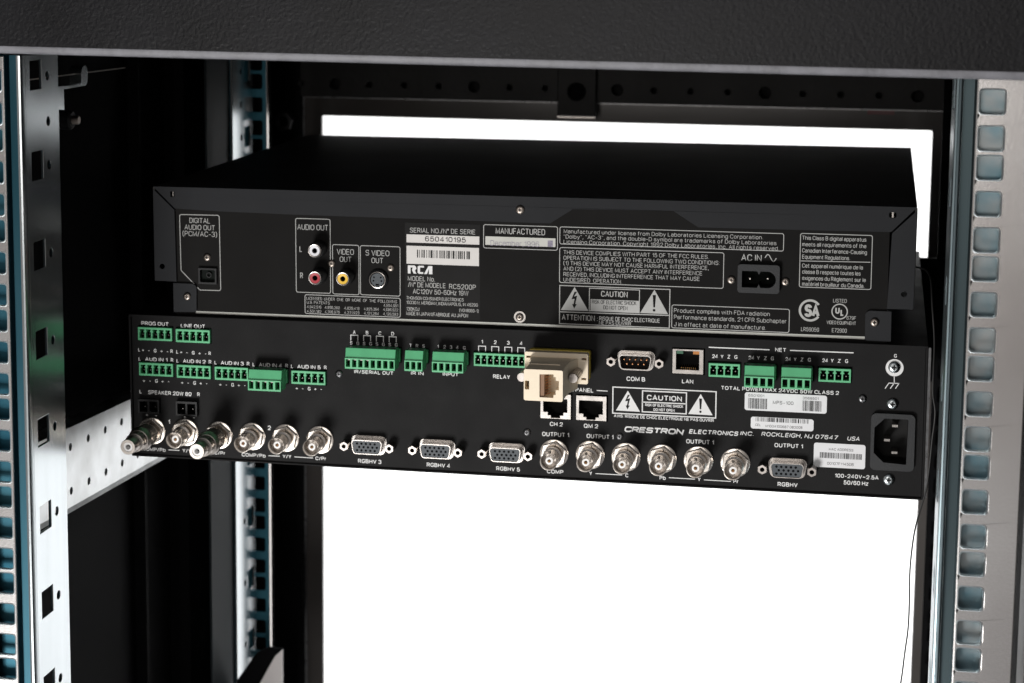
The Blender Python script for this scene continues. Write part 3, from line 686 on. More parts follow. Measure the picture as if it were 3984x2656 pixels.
# BNC jacks
def bnc(u):
    mx, mz = u; YB = -17.0
    o = MB().lathe([(4.0, YP), (4.0, -4), (4.9, -4.2), (4.9, -5.4), (4.0, -5.8), (4.0, -7.5), (4.35, -7.8), (4.5, YB+.6), (4.6, YB), (4.3, YB-.1), (4.1, YB+.3), (3.95, YB+9)], 0, 0, 40, close=True)
    # bayonet lugs
    for q in (1, -1): o.prism(circ(0, -13.2, .75, 12), q*3.9, q*4.95, plane='xy')
    b_ = o.build('coaxial_jack', NICK, proc, loc=(mx, 0, mz))
    MB().lathe([(3.95, YB+6.8), (1.9, YB+6.7)], 0, 0, 30).build('inner_floor', NICKR, b_)
    MB().lathe([(7.7, YP-.1), (7.7, YP-.7), (7.3, YP-.9), (4, YP-.9)], 0, 0, 40).build('lock_washer', NICK, b_)
    MB().prism(circ(0, 0, 7.3, 6, .35), YP-3.4, YP-1, [circ(0, 0, 4.0, 30)]).build('hex_nut', NICK, b_, bev=.25)
    MB().lathe([(1.95, YB+6.5), (1.95, YB+2.2), (1.0, YB+2.1), (.75, YB+2.9)], 0, 0, 30).build('insulator', TEFLON, b_)
    MB().lathe([(.5, YB+3), (.5, YB+2.0), (.3, YB+1.9), (.4, YB+4)], 0, 0, 20, close=True).build('centre_contact', GOLD, b_)
    return b_
bq = [('A', 160, 1222), ('A', 474, 1236), ('A', 797, 1262), ('A', 1112, 1275), ('A', 1431, 1290), ('A', 1758, 1308),
      ('C', 300, 1225), ('C', 619, 1238), ('C', 936, 1257), ('C', 1255, 1272), ('C', 1578, 1289), ('C', 1905, 1309)]
bp = [K(z, x, y, -17) for z, x, y in bq]
b0 = bnc(bp[0])
# lugs as small cylinders on the barrel, part of the jack's own mesh
for q in bp[1:]: copy_part(b0, proc, q[0]-bp[0][0], 0, q[1]-bp[0][1])
# D-sub ports
def dshape(cx, cz, w, h, r, up=True):
    k = h*.18; t, b = (w/2, w/2-k) if up else (w/2-k, w/2)
    return rpoly([(cx-b, cz-h/2), (cx+b, cz-h/2), (cx+t, cz+h/2), (cx-t, cz+h/2)], r, 5)
def jackscrew(parent, x, z, y1=-5.0):
    o = MB().prism(circ(x, z, 2.55, 6, .5), y1, YP, [circ(x, z, 1.15, 16)]); s_ = o.build('jackscrew', JACK, parent, bev=.6)
def dport(nm, cx, cz, dx, pins, male=False):
    out = MB(); w, h = 20.8, 10.4
    yb = YP-.8
    out.prism(dshape(cx, cz, w, h, 2.9), yb, YP, [dshape(cx, cz, w-4.2, h-3.4, 1.6)])
    # raised shell
    out.prism(dshape(cx, cz, w-1.6, h-1.2, 2.5), yb-1.2, yb, [dshape(cx, cz, w-2.9, h-2.4, 2.0)])
    out.prism(dshape(cx, cz, w-3.2, h-2.6, 1.9), -4.6, yb, [dshape(cx, cz, w-4.1, h-3.5, 1.6)])
    s_ = out.build(nm, CHROME, proc, bev=.2)
    if not male:
        hs = []
        for r_ in range(3):
            for i in range(5): hs.append(circ(cx+(i-2)*2.45+(.75 if r_ == 1 else -.45), cz+(1-r_)*1.85, .62, 10))
        m = MB().prism(dshape(cx, cz, w-4.2, h-3.6, 1.5), -4.2, YP+1, hs); m.build('socket_insert', DSUB, s_, bev=.1)
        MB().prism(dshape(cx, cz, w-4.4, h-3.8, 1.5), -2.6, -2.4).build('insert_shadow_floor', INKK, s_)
    else:
        MB().prism(dshape(cx, cz, w-4.2, h-3.6, 1.5), .6, 1.4).build('socket_insert', INKK, s_)
        for r_, n in ((0, 5), (1, 4)):
            for i in range(n):
                MB().lathe([(.5, 1), (.5, -2.3), (.25, -2.8)], cx+(i-(n-1)/2)*2.95, cz+(1.15-r_*2.35), 12, close=True).build('contact_pin', COPPER, s_)
    jackscrew(s_, cx-dx, cz); jackscrew(s_, cx+dx, cz)
    return s_
for z, xa, ya, xb, yb in (('B', 138, 1175, 563, 1198), ('B', 780, 1212, 1208, 1238), ('B', 1432, 1248, 1866, 1270), ('D', 612, 1215, 1057, 1242)):
    p = K(z, xa, ya, -5); q = K(z, xb, yb, -5)
    dport('video_port', (p[0]+q[0])/2, (p[1]+q[1])/2+.1, abs(q[0]-p[0])/2, 15)
p = K('C', 843, 352, -5); q = K('C', 1263, 370, -5)
dport('serial_port', (p[0]+q[0])/2, (p[1]+q[1])/2, abs(q[0]-p[0])/2, 9, True)
# network ports
def rj(b, nm, latch_up):
    x0, x1, z0, z1 = b; w = x1-x0; h = z1-z0; cx = (x0+x1)/2; f = lambda a, t: (x0+a*w, z0+t*h)
    if latch_up:
        hole = [f(.12, .17), f(.86, .17), f(.86, .80), f(.66, .80), f(.66, .93), f(.34, .93), f(.34, .80), f(.12, .80)]
        hole = [f(.12, .17), f(.86, .17), f(.86, .93), f(.12, .93)]
    else:
        hole = [f(.10, .27), f(.25, .27), f(.25, .14), f(.35, .14), f(.35, .04), f(.64, .04), f(.64, .14), f(.75, .14), f(.75, .27), f(.88, .27), f(.88, .80), f(.10, .80)]
    s_ = MB().prism(rect(x0, x1, z0, z1), .5, 2.4, [hole]).build(nm, CHROME, proc, bev=.15)
    m = MB().prism(rect(x0+.05, x1-.05, z0+.05, z1-.05), 2.4, 12, [hole]); m.box(x0, x1, 12, 12.4, z0, z1); m.build('port_cavity', INKK, s_)
    if latch_up:
        a, c = f(.12, .80), f(.34, .93); MB().box(a[0], c[0], 1.2, 4, a[1], c[1]).build('indicator_lamp', LEDG, s_)
        a, c = f(.66, .80), f(.86, .93); MB().box(a[0], c[0], 1.2, 4, a[1], c[1]).build('indicator_lamp', LEDO, s_)
        m = MB()
        for i in range(8): x = f(.27+.065*i, 0)[0]; m.box(x, x+.22, 3.2, 11, f(0, .19)[1], f(0, .22)[1])
        m.build('contact_row', GOLD, s_)
rj(lan, 'network_port', True); rj(ch[0], 'touch_panel_port', False); rj(ch[1], 'touch_panel_port', False)
# mains inlet
x0, x1, z0, z1 = iec; w = x1-x0; h = z1-z0
p = lambda x, y: K('D', x, y, -.8)
ho = [p(1712, 757), p(1925, 768), p(1903, 1172), p(1700, 1150), p(1612, 1062), p(1620, 838)]
ins = MB().prism(rrect(x0, x1, z0, z1, 2.6, 5), -.8, 2.2, [rpoly(ho, .5, 2)])
iv = ins.build('mains_inlet', GPL, proc, bev=.5)
m = MB().prism(rrect(x0+2.2, x1-2.2, z0+2.2, z1-2.2, 1), 2.2, 14, [ho]); m.box(x0+2.2, x1-2.2, 14, 14.4, z0+2.2, z1-2.2); m.build('inlet_cavity', INKK, iv)
for x, y in ((1805, 823), (1733, 950), (1800, 1063)):
    c = K('D', x, y, 3.5); MB().box(c[0]-1.6, c[0]+1.6, 3.5, 13.9, c[1]-.75, c[1]+.75).build('contact_pin', CHROME, iv, bev=.25)

# ------------------------------------------------------------------ plugged connectors (things of their own)
def world(fr, x, y, z): return (fr.o[0]+x*fr.c-z*fr.s, fr.o[1]+y, fr.o[2]+x*fr.s+z*fr.c)
PL = {'AUD IN 4': 'green five way screw terminal plug at the fourth audio input, left part of the panel',
      'IR/SERIAL OUT': 'widest green screw terminal plug, eight ways under the letters A to D',
      'IR IN': 'smallest green screw terminal plug with three wire openings',
      'INPUT': 'green five way screw terminal plug under the numbers 1 to 4 and G',
      'second NET': 'green four way plug under NET, nearer the network port',
      'third NET': 'green four way plug under NET, nearer the ground screw'}
for x0, x1, z0, z1, n, pl in socks:
    if not pl: continue
    w = x1-x0-.9; h = z1-z0; cx = (x0+x1)/2
    t = thing('terminal_plug', PL[pl], 'connector', world(K, cx, 0, z0), K.phi, 'green terminal plugs pushed into the control processor')
    a = w/2; p = w/n; zt = h+1.3; zm = h*.47; zb = -2.5
    # body: stepped profile, sloping upper face, wire entries below
    prof = [(-.35, .3), (-.35, zt-1.5), (-2.2, zt-1.0), (-3.0, zt), (-8.0, zt), (-9.8, zm), (-9.8, zb+.01), (-3, zb+.01), (-3, .3)]
    prof = [(-.35, .3), (-.35, zt-1.6), (-1.6, zt), (-8.2, zt), (-9.7, zm), (-6, zm), (-6, zb), (-1.2, zb)]
    body = MB().prism(prof, -a, a, plane='yz'); 
    cells = [rect(-a+p*i+p*.17, -a+p*(i+1)-p*.17, zb+1.0, zm-.75) for i in range(n)]
    body.prism(rect(-a, a, zb, zm-.01), -10.6, -6.01, cells)
    bo = body.build('plug_body', GREEN, t, bev=.12)
    MB().box(-a+.3, a-.3, -6.3, -6.05, zb+.4, zm-.3).build('entry_back', CAV, t)
    for i in range(n):
        c_ = -a+p*(i+.5)
        MB().lathe([(p*.3, 0), (p*.3, .25)], 0, 0, 14, close=True)
        m = MB().prism(circ(c_, -5.0, p*.30, 14), zt+.02, zt+.1, plane='xy'); m.build('clamp_screw', SCRD, t)
        if pl in ('AUD IN 4', 'IR/SERIAL OUT') and i < 4: MB().box(c_-p*.25, c_+p*.15, -8.0, -7.6, zm-1.7, zm-.95).build('wire_clamp', CHROME, t)
# coaxial adapters
for idx, (u, v), lab in ((0, (38, 1300), 'nickel barrel adapter at the far left coaxial jack of the lower device'), (2, (684, 1345), 'nickel barrel adapter on the third coaxial jack from the left')):
    q = bp[idx]
    t = thing('coaxial_adapter', lab, 'adapter', world(K, q[0], 0, q[1]), K.phi, 'coaxial adapters on the lower left jacks')
    n = 72; o = MB()
    prof = [(5.0, -6.2), (6.0, -6.4), (6.15, -7), (6.15, -15), (5.9, -15.6)]
    vs = []; fs = []
    for k, (r, y) in enumerate(prof):
        vs += [((r-(.22 if i % 2 and 0 < k < 4 else 0))*math.cos(2*PI*i/n), y, (r-(.22 if i % 2 and 0 < k < 4 else 0))*math.sin(2*PI*i/n)) for i in range(n)]
    for k in range(4):
        for i in range(n): fs.append((k*n+i, k*n+(i+1) % n, (k+1)*n+(i+1) % n, (k+1)*n+i))
    o.add(vs, fs); o.build('knurled_collar', NICKR, t)
    MB().lathe([(5.9, -15.6), (6.7, -16), (6.8, -17), (6.5, -18.2), (5.9, -19.4), (5.6, -20.2), (5.2, -20.4), (5.2, -26.5), (4.6, -26.8), (4.5, -27.4), (4.2, -27.6), (4.2, -35.6), (4.0, -36), (2.6, -36), (2.5, -35.2)], 0, 0, 48).build('barrel', NICKR, t)
    MB().lathe([(2.55, -35.5), (1.45, -35.6), (1.35, -34), (1.35, -28)], 0, 0, 32).build('insulator', TEFLON, t)
    MB().lathe([(1.35, -31), (.2, -31)], 0, 0, 20, close=True).build('centre_socket', INKK, t)
# beige serial adapter
c = K('C', 255, 558, -44); fw = 8.9; fh = 7.6
a0 = K('C', 85, 414, -44); a1 = K('C', 424, 703, -44)
cx, cz = (a0[0]+a1[0])/2, (a0[1]+a1[1])/2; fw = (a1[0]-a0[0])/2; fh = (a0[1]-a1[1])/2
f0 = K('C', 92, 262, -12); f1 = K('C', 643, 549, -12); gx, gz = (f0[0]+f1[0])/2, (f0[1]+f1[1])/2; gw = (f1[0]-f0[0])/2; gh = (f0[1]-f1[1])/2
t = thing('serial_adapter', 'beige modular jack to serial adapter screwed onto the middle of the lower device', 'adapter', world(K, gx, 0, gz), K.phi)
bx, bzz = cx-gx, cz-gz
# flange with four small windows
win = []
for sx in (-1, 1):
    for sz in (-1, 1): win.append(rect(sx*gw*.87-gw*.075, sx*gw*.87+gw*.075, sz*gh*.66-.55, sz*gh*.66+.55))
fl = MB().prism(rrect(-gw, gw, -gh, gh, .8), -12, -8.5, win); fl.prism(rrect(-gw+.3, gw-.3, -gh+.3, gh-.3, .8), -8.5, -5.5)
fl.build('flange', BEIGE, t, bev=.35)
MB().box(-gw+.6, gw-.6, -8.6, -8.45, -gh+.6, gh-.6).build('window_floor', BROWN, t)
MB().prism(rrect(-gw+1.2, gw+.1, -gh+1, gh+.2, 1), -5.5, -2.0).build('yellow_shell', YEL, t)
MB().prism(dshape(0, 0, 16.6, 9.6, 2.5), -2, 1.5).build('metal_shell', CHROME, t)
# body with the modular opening
rjh = lambda u, v: (lambda q: (q[0]-gx, q[1]-gz))(K('C', u, v, -44))
op = [rjh(222, 660), rjh(343, 667), rjh(343, 640), rjh(362, 640), rjh(362, 598), rjh(390, 600), rjh(391, 520), rjh(363, 518), rjh(363, 486), rjh(344, 485), rjh(344, 461), rjh(222, 461)]
sl = [rjh(94, 515), rjh(131, 518), rjh(131, 593), rjh(94, 590)]
bd_ = MB().prism(rrect(bx-fw, bx+fw, bzz-fh, bzz+fh, 1.0), -44, -30, [op, sl])
w0, w1 = bx-fw*1.0, bx+fw*1.0
ys = [(-30, fw, fh), (-22, fw+.6, fh), (-12, fw+3.2, fh)]
vs = []; fs = []
for k, (y, hw, hh) in enumerate([(-30.02, fw, fh), (-23, fw, fh), (-12.02, fw+2.8, fh*.98)]):
    cxx = bx*(1-k*.0); vs += [(bx-hw*(1 if k < 2 else .98), y, bzz-hh), (bx+hw, y, bzz-hh), (bx+hw, y, bzz+hh), (bx-hw*(1 if k < 2 else .98), y, bzz+hh)]
for k in range(2):
    for i in range(4): j = (i+1) % 4; fs.append((k*4+i, k*4+j, k*4+4+j, k*4+4+i))
bd_.add(vs, fs+[(0, 3, 2, 1)])
bd_.build('adapter_body', BEIGE, t, bev=.4)
MB().box(bx-fw+1.5, bx+fw-3.5, -31.5, -29, bzz+fh-.0, bzz+fh+.35).build('raised_rib', BEIGE, t)
m = MB()
for i in range(8): zz = op[0][1]+.9+i*(op[11][1]-op[0][1]-1.6)/7; m.tube([(op[0][0]+.1, -43, zz), (op[0][0]+1.6, -42, zz-.2), (op[0][0]+4.2, -34, zz-.5)], .17, 6)
m.build('contact_row', COPPER, t)
MB().box(op[0][0]-.3, op[0][0]+2.2, -42.9, -30.5, op[0][1]+.2, op[11][1]-.2).build('contact_block', BROWN, t)
for (u, v, yl) in ((513, 497, -28), (66, 487, -20)):
    q = K('C', u, v, yl); q = (q[0]-gx, q[1]-gz)
    n = 30; vs = []; fs = []
    pr = [(2.6, -12), (2.6, yl+1.2), (2.3, yl), (1.9, yl)]
    for k, (r, y) in enumerate(pr): vs += [(q[0]+(r-(.3 if i % 2 and k < 2 else 0))*math.cos(2*PI*i/n), y, q[1]+(r-(.3 if i % 2 and k < 2 else 0))*math.sin(2*PI*i/n)) for i in range(n)]
    for k in range(3):
        for i in range(n): fs.append((k*n+i, k*n+(i+1) % n, (k+1)*n+(i+1) % n, (k+1)*n+i))
    fs.append(tuple(range(3*n, 4*n)))
    MB().add(vs, fs).build('thumb_screw', JACK, t)

# ================================================================== upper device: disc player
RX = (3.5, 130.0, -65.2)
R = Frame(*RX, .0055)
dvd = thing('disc_player', 'black video disc player with small grey printed notices, resting on the lower device', 'disc player', (RX[0], RX[1], RX[2]-68.5), R.phi)
DZ = 68.5
def db(mb, name, m, parent=None, bev=0, label=None, loc=None):
    if parent is None: mb.v = [(a, b, c+DZ) for a, b, c in mb.v] if not loc else mb.v
    if parent is not None: mb.v = [(a, b, c+DZ) for a, b, c in mb.v] if not loc else mb.v
    return mb.build(name, m, parent or dvd, bev, loc=(loc[0], loc[1], loc[2]+DZ) if loc else None, label=label)
tl = R('E', 97, 108); tr = R('H', 2178, 68)
xl, xr = tl[0], tr[0]; zt = (tl[1]+tr[1])/2; zt0 = 0
PYR = 1.6; RP = PF(R, PYR)
zbot = RP('G', 500, 1300)[1]
f = lambda z, x, y: R(z, x, y, 0)
# cover: top sheet, sides, and the folded rear flanges
cov = MB().box(xl, xr, .3, 303, zt-1, zt).box(xl, xl+1, .3, 303, R('E', 125, 1073)[1], zt-1).box(xr-1, xr, .3, 303, R('H', 2145, 948)[1], zt-1)
cov.box(xl, xr, 302, 304, zbot, zt)
db(cov, 'top_cover', RCTOP, bev=.3)
slotL = f('E', 297, 195); slotR = f('H', 1967, 126)
top = [(xl, zt+.05), f('E', 322, 342), f('E', 800, 372), f('E', 1568, 405), f('G', 768, 232), f('G', 998, 86), f('G', 2020, 106), f('G', 2272, 272), f('H', 1400, 262), f('H', 1950, 274), (xr, zt+.05)]
flange = MB().prism(top, 0, 1.1, [rrect(slotL[0]-1.3, slotL[0]+1.1, slotL[1]-1.5, slotL[1]+1.5, .3), rrect(slotR[0]-2, slotR[0]+1.6, slotR[1]-1.4, slotR[1]+1.4, .9)])
hl = f('E', 192, 930); hr = f('H', 2062, 815)
flange.prism([(xl, zt-1.2), (xl+.05, f('E', 125, 1075)[1]), f('E', 338, 1085), f('E', 316, 356)], 0, 1.1, [circ(*hl, 1.5, 20)])
flange.prism([(xr, zt-1.6), f('H', 1957, 285), f('H', 1912, 945), (xr-.3, f('H', 2145, 950)[1])], 0, 1.1, [circ(*hr, 1.5, 20)])
fo = db(flange, 'rear_flange', RCC, bev=.25)
sb = MB().box(slotL[0]-.2, slotL[0]+.5, .4, 1.3, slotL[1]-1.2, slotL[1]+1.4).box(slotR[0]-.6, slotR[0]+.2, .4, 1.3, slotR[1]-1.3, slotR[1]+1.3)
db(sb, 'slot_tongue', CHROME, fo)
_i = box2(R, 'H', 612, 552, 975, 815, -1.5); _o = box2(R, 'E', 556, 943, 747, 1115, 0)
pl_ = MB().prism(rect(f('E', 300, 0)[0], f('H', 1945, 0)[0], zbot, zt-2), PYR, PYR+1.2, [rect(_i[0]+1, _i[1]-1, _i[2]+1, _i[3]-1), rect(_o[0]+.6, _o[1]-.6, _o[2]+.6, _o[3]-.6)])
pan = db(pl_, 'rear_panel', RCB)
db(MB().box(f('E', 300, 0)[0]+1, f('H', 1945, 0)[0]-1, .6, 302, zbot-1.1, zbot-.1), 'bottom_tray', DARK, bev=.4)
for fx in (-150, 150):
    for fy in (30, 270): db(MB().lathe([(9, 0), (9, 1)], 0, 0, 24, close=True), 'foot', BPL) if False else None
tab = MB().prism(rpoly([f('E', 308, 1395), f('E', 540, 1395), f('E', 540, 1110), f('E', 302, 1100)], [.6, 1.5, 2.6, 0]), .2, 1.5)
db(tab, 'screw_tab', RCC, bev=.25); tab = MB()
tab.prism(rpoly([f('H', 1720, 1222), f('H', 1946, 1232), f('H', 1952, 968), f('H', 1724, 958)], [1.2, .6, 0, 2.6]), .2, 1.5)
db(tab, 'screw_tab', RCC, bev=.25)
# printing on the player
yr = PYR-.07
g = MB()
def flushg(name='printed_lettering'):
    global g
    db(g, name, INKG, pan); g = MB()
def t_(z, t, x0, x1, yb, h, bold=-.004, mb=None): put(mb or g, RP, z, t, x0, x1, yb, h, yl=yr, bold=bold)
def PFY(z): return RP
class RP0(PF): pass
def l_(z, pts, w, closed=False, mb=None): (mb or g).line([RP(z, *p) for p in pts], w, yr, closed)
g.line(rpoly([RP('E', 369, 402), RP('E', 384, 970), RP('E', 576, 1170), RP('E', 788, 1176), RP('E', 772, 411)], 1.0, 3), .38, yr, True)
t_('E', 'DIGITAL', 470, 680, 487, 52); t_('E', 'AUDIO OUT', 420, 730, 555, 52); t_('E', '(PCM/AC-3)', 400, 750, 620, 52)
def fr_(z0_, x0, y0, z1_, x1, y1, w=.36, r=1.0, mb=None):
    a = RP(z0_, x0, y0); b = RP(z1_, x1, y1)
    (mb or g).line(rpoly([(a[0], b[1]), (b[0], b[1]), (b[0], a[1]), (a[0], a[1])], r, 4) if r else [(a[0], b[1]), (b[0], b[1]), (b[0], a[1]), (a[0], a[1])], w, yr, True)
fr_('F', 155, 143, 'F', 556, 1002); fr_('F', 577, 443, 'F', 881, 1019); fr_('F', 895, 455, 'F', 1351, 1034); fr_('F', 262, 1016, 'F', 1353, 1276)
flushg(); t_('F', 'AUDIO OUT', 175, 528, 273, 64); t_('F', 'L', 200, 230, 526, 66, 0); t_('F', 'R', 207, 240, 830, 66, 0)
t_('F', 'VIDEO', 627, 822, 555, 64); t_('F', 'OUT', 660, 793, 641, 62); t_('F', 'S VIDEO', 955, 1228, 568, 64); t_('F', 'OUT', 1023, 1157, 655, 62)
flushg(); t_('F', 'LICENSED  UNDER  ONE  OR  MORE  OF  THE  FOLLOWING', 280, 1315, 1074, 34); t_('F', 'U.S. PATENTS', 283, 547, 1120, 34); t_('F', '4,954,951', 1162, 1328, 1155, 34)
for a_, b_, c_, d_ in ((285, 450, '4,942,516', '4,531,182'), (490, 660, '4,896,260', '4,396,976'), (712, 885, '4,829,419', '4,371,923'), (937, 1108, '4,825,364', '4,121,284'), (1158, 1328, '4,686,622', '4,120,583')):
    yy = 1170+(a_-285)*.037; t_('F', c_, a_, b_, yy, 33); t_('F', d_, a_, b_, yy+50, 33)
flushg(); fr_('G', 90, 243, 'G', 840, 505); t_('G', 'MANUFACTURED', 213, 715, 337, 62, 0)
fr_('G', 866, 266, 'H', 1010, 440); fr_('G', 864, 476, 'H', 485, 765)
def tl_(z0_, x0, yb, z1_, x1, h, text, mb=None, bold=-.003):
    a = RP(z0_, x0, yb); q0, q1 = ZO[z0_], ZO[z1_]; b = R.src(q1[0]+x1*q1[2], q0[1]+yb*q0[2], PYR); s0 = RP(z0_, x0, yb-h)
    setline(mb or g, text, a[0], a[1], yr, b[0]-a[0], abs(s0[1]-a[1]), fracof(bold))
flushg(); tl_('G', 905, 331, 'H', 833, 40, 'Manufactured under license from Dolby Laboratories Licensing Corporation.')
tl_('G', 903, 384, 'H', 950, 40, '\u201cDolby\u201d, \u201cAC-3\u201d, and the double-D symbol are trademarks of Dolby Laboratories')
tl_('G', 903, 436, 'H', 972, 40, 'Licensing Corporation. Copyright 1992 Dolby Laboratories, Inc. All rights reserved.')
flushg()
for yb, z1_, x1, s in ((544, 'H', 360, 'THIS DEVICE COMPLIES WITH PART 15 OF THE FCC RULES.'), (600, 'H', 453, 'OPERATION IS SUBJECT TO THE FOLLOWING TWO CONDITIONS:'),
                      (654, 'H', 360, '(1) THIS DEVICE MAY NOT CAUSE HARMFUL INTERFERENCE,'), (710, 'H', 303, 'AND (2) THIS DEVICE MUST ACCEPT ANY INTERFERENCE'),
                      (767, 'G', 2287, 'RECEIVED, INCLUDING INTERFERENCE THAT MAY CAUSE'), (823, 'G', 1497, 'UNDESIRED  OPERATION.')): tl_('G', 901, yb, z1_, x1, 41, s)
flushg(); fr_('H', 39, 908, 'H', 1058, 1150)
for yb, x1, s in ((974, 892, 'Product complies with FDA radiation'), (1031, 1038, 'Performance standards, 21 CFR Subchapter'), (1094, 857, 'J in effect at date of manufacture.')): tl_('H', 56, yb, 'H', x1, 37, s)
flushg(); t_('H', 'AC IN', 642, 820, 523, 58, .004)
a = RP('H', 850, 498); b = RP('H', 948, 502)
g.line([(a[0]+(b[0]-a[0])*i/16, a[1]+1.75*math.sin(2*PI*i/16)) for i in range(17)], .45, yr)
flushg(); fr_('H', 1160, 285, 'H', 1772, 775)
l_('H', [(1160, 525), (1768, 537)], .36)
for yb, x1, s in ((341, 1733, 'This Class B digital apparatus'), (397, 1732, 'meets all requirements of the'), (451, 1738, 'Canadian Interference-Causing'), (506, 1590, 'Equipment Regulations.'),
                  (583, 1703, 'Cet appareil num\u00e9rique de la'), (636, 1683, 'classe B respecte toutes les'), (691, 1728, 'exigences du R\u00e8glement sur le'), (742, 1715, 'mat\u00e9riel brouilleur du Canada.')): tl_('H', 1173, yb, 'H', x1, 36, s, bold=-.001)
flushg(); tl_('H', 1163, 1137, 'H', 1320, 36, 'LR59059'); tl_('H', 1432, 1147, 'H', 1562, 36, 'E72900'); tl_('H', 1443, 887, 'H', 1562, 33, 'LISTED'); tl_('H', 1387, 1075, 'H', 1642, 31, 'VIDEO EQUIPMENT'); tl_('H', 1560, 1037, 'H', 1643, 31, '679F')
db(g, 'printed_lettering', INKG, pan)
cm = MB()
c = RP('H', 1243, 957); rO = abs(RP('H', 1143, 957)[0]-c[0]); rI = rO*.80
arc = [(c[0]+rO*math.cos(a*PI/180), c[1]+rO*math.sin(a*PI/180)) for a in range(36, 325, 8)]+[(c[0]+rI*math.cos(a*PI/180), c[1]+rI*math.sin(a*PI/180)) for a in range(324, 35, -8)]
cm.flat(arc, yr); tl_('H', 1192, 1013, 'H', 1325, 112, 'SA', cm, .03)
c = RP('H', 1500, 967); rO = abs(RP('H', 1428, 967)[0]-c[0]); cm.flat(circ(c[0], c[1], rO, 40), yr, [circ(c[0], c[1], rO*.86, 40)])
tl_('H', 1461, 985, 'H', 1500, 58, 'U', cm, .028); tl_('H', 1506, 1004, 'H', 1538, 58, 'L', cm, .028); 
db(cm, 'approval_marks', INKG, pan)
# caution notice
cm = MB()
a = RP('G', 864, 862); b = RP('G', 1978, 1296); cm.line([(a[0], b[1]), (b[0], b[1]), (b[0], a[1]), (a[0], a[1])], .45, yr, True)
l_('G', [(868, 1130), (1975, 1167)], .5, mb=cm)
tri_mark(cm, RP, 'G', (1015, 878), (875, 1112), (1155, 1122), yr, 0, 'bolt'); tri_mark(cm, RP, 'G', (1827, 906), (1682, 1142), (1965, 1155), yr, 0, 'mark')
a = RP('G', 1166, 890); b = RP('G', 1672, 1140); cm.line([(a[0], b[1]), (b[0], b[1]), (b[0], a[1]), (a[0], a[1])], .4, yr, True)
a = RP('G', 1178, 996); b = RP('G', 1668, 1136); cm.flat(rect(a[0], b[0], b[1], a[1]-.25), yr)
t_('G', 'CAUTION', 1283, 1555, 976, 60, .008, cm); t_('G', 'ATTENTION :', 885, 1250, 1212, 58, .004, cm); t_('G', 'RISQUE DE CHOC ELECTRIQUE', 1265, 1883, 1218, 42, .002, cm); t_('G', 'NE PAS OUVRIR', 1263, 1590, 1258, 38, .002, cm)
co = db(cm, 'caution_mark', INKG, pan)
cm = MB(); put(cm, RP, 'G', 'RISK OF ELECTRIC SHOCK', 1190, 1643, 1047, 40, yl=yr-.06); put(cm, RP, 'G', 'DO NOT OPEN', 1307, 1553, 1105, 40, yl=yr-.06)
db(cm, 'caution_text', INKK, co)
# date window
a = RP('G', 108, 362); b = RP('G', 820, 472)
so = db(MB().flat(rect(a[0], b[0], b[1], a[1]), yr), 'date_window', SILV, pan)
cm = MB(); put(cm, RP, 'G', 'December,1996', 160, 655, 455, 54, yl=yr-.06, bold=-.006); a = RP('G', 742, 405); b = RP('G', 793, 470); cm.flat(rect(a[0], b[0], b[1], a[1]), yr-.06)
db(cm, 'date_stamp', INKP, so)
# name plate
a = RP('F', 1405, 190); b = RP('F', 2265, 1308)
np_ = db(MB().prism(rect(a[0], b[0], b[1], a[1]), PYR-.12, PYR-.02), 'name_plate', PLATE, pan)
yq = PYR-.2
cm = MB()
for x0, y0, x1, y1 in ((1425, 325, 2257, 445), (1425, 455, 2253, 690)):
    a = RP('F', x0, y0); b = RP('F', x1, y1); cm.flat(rect(a[0], b[0], b[1], a[1]), yq)
wo = db(cm, 'serial_sticker', PAPER2, np_)
cm = MB(); put(cm, RP, 'F', '650410195', 1637, 2103, 406, 58, yl=yq-.07, bold=.008); a = RP('F', 1545, 502); b = RP('F', 2150, 612); barcode(cm, a[0], b[0], b[1], a[1], yq-.07, 5, 30)
db(cm, 'serial_print', INKK, wo)
cm = MB()
for s, x0, x1, yb, h, bo in (('SERIAL NO./N\u00b0 DE SERIE', 1463, 2213, 305, 56, 0), ('MODEL No.', 1440, 1750, 857, 56, 0), ('/N\u00b0 DE MODELE', 1442, 1873, 927, 56, 0), ('RC5200P', 1912, 2218, 950, 58, 0),
                      ('AC120V 50-60Hz 19W', 1497, 2133, 1005, 56, 0), ('THOMSON CONSUMER ELECTRONICS', 1423, 2078, 1070, 38, 0), ('10330 N. MERIDIAN, INDIANAPOLIS, IN 46290', 1423, 2240, 1122, 38, 0),
                      ('130KOJ', 1423, 1570, 1198, 42, 0), ('(VGN8069-1)', 2028, 2247, 1213, 38, 0), ('MADE IN JAPAN/FABRIQUE AU JAPON', 1423, 2128, 1250, 42, 0)):
    put(cm, RP, 'F', s, x0, x1, yb, h, yl=yq, bold=bo)
db(cm, 'plate_text', INKG, np_)
# three block letters of the maker's mark
cm = MB(); a = RP('F', 1440, 773); b = RP('F', 1720, 690)
q = lambda x, t: (a[0]+x*(b[0]-a[0]), a[1]+t*(b[1]-a[1]))
cm.flat([q(0, 0), q(.11, 0), q(.11, .75), q(.20, .75), q(.17, .42), q(.24, 0), q(.35, 0), q(.29, .38), q(.35, .62), q(.33, .88), q(.27, 1), q(0, 1)], yq)
cm.flat([q(.40, .12), q(.46, 0), q(.63, 0), q(.63, .22), q(.50, .22), q(.50, .78), q(.66, .78), q(.66, 1), q(.46, 1), q(.40, .88)], yq)
cm.flat([q(.66, 0), q(.78, 0), q(.86, .62), q(.86, 0), q(1, 0), q(1, 1), q(.84, 1)], yq)
db(cm, 'maker_logo', INKW, np_)
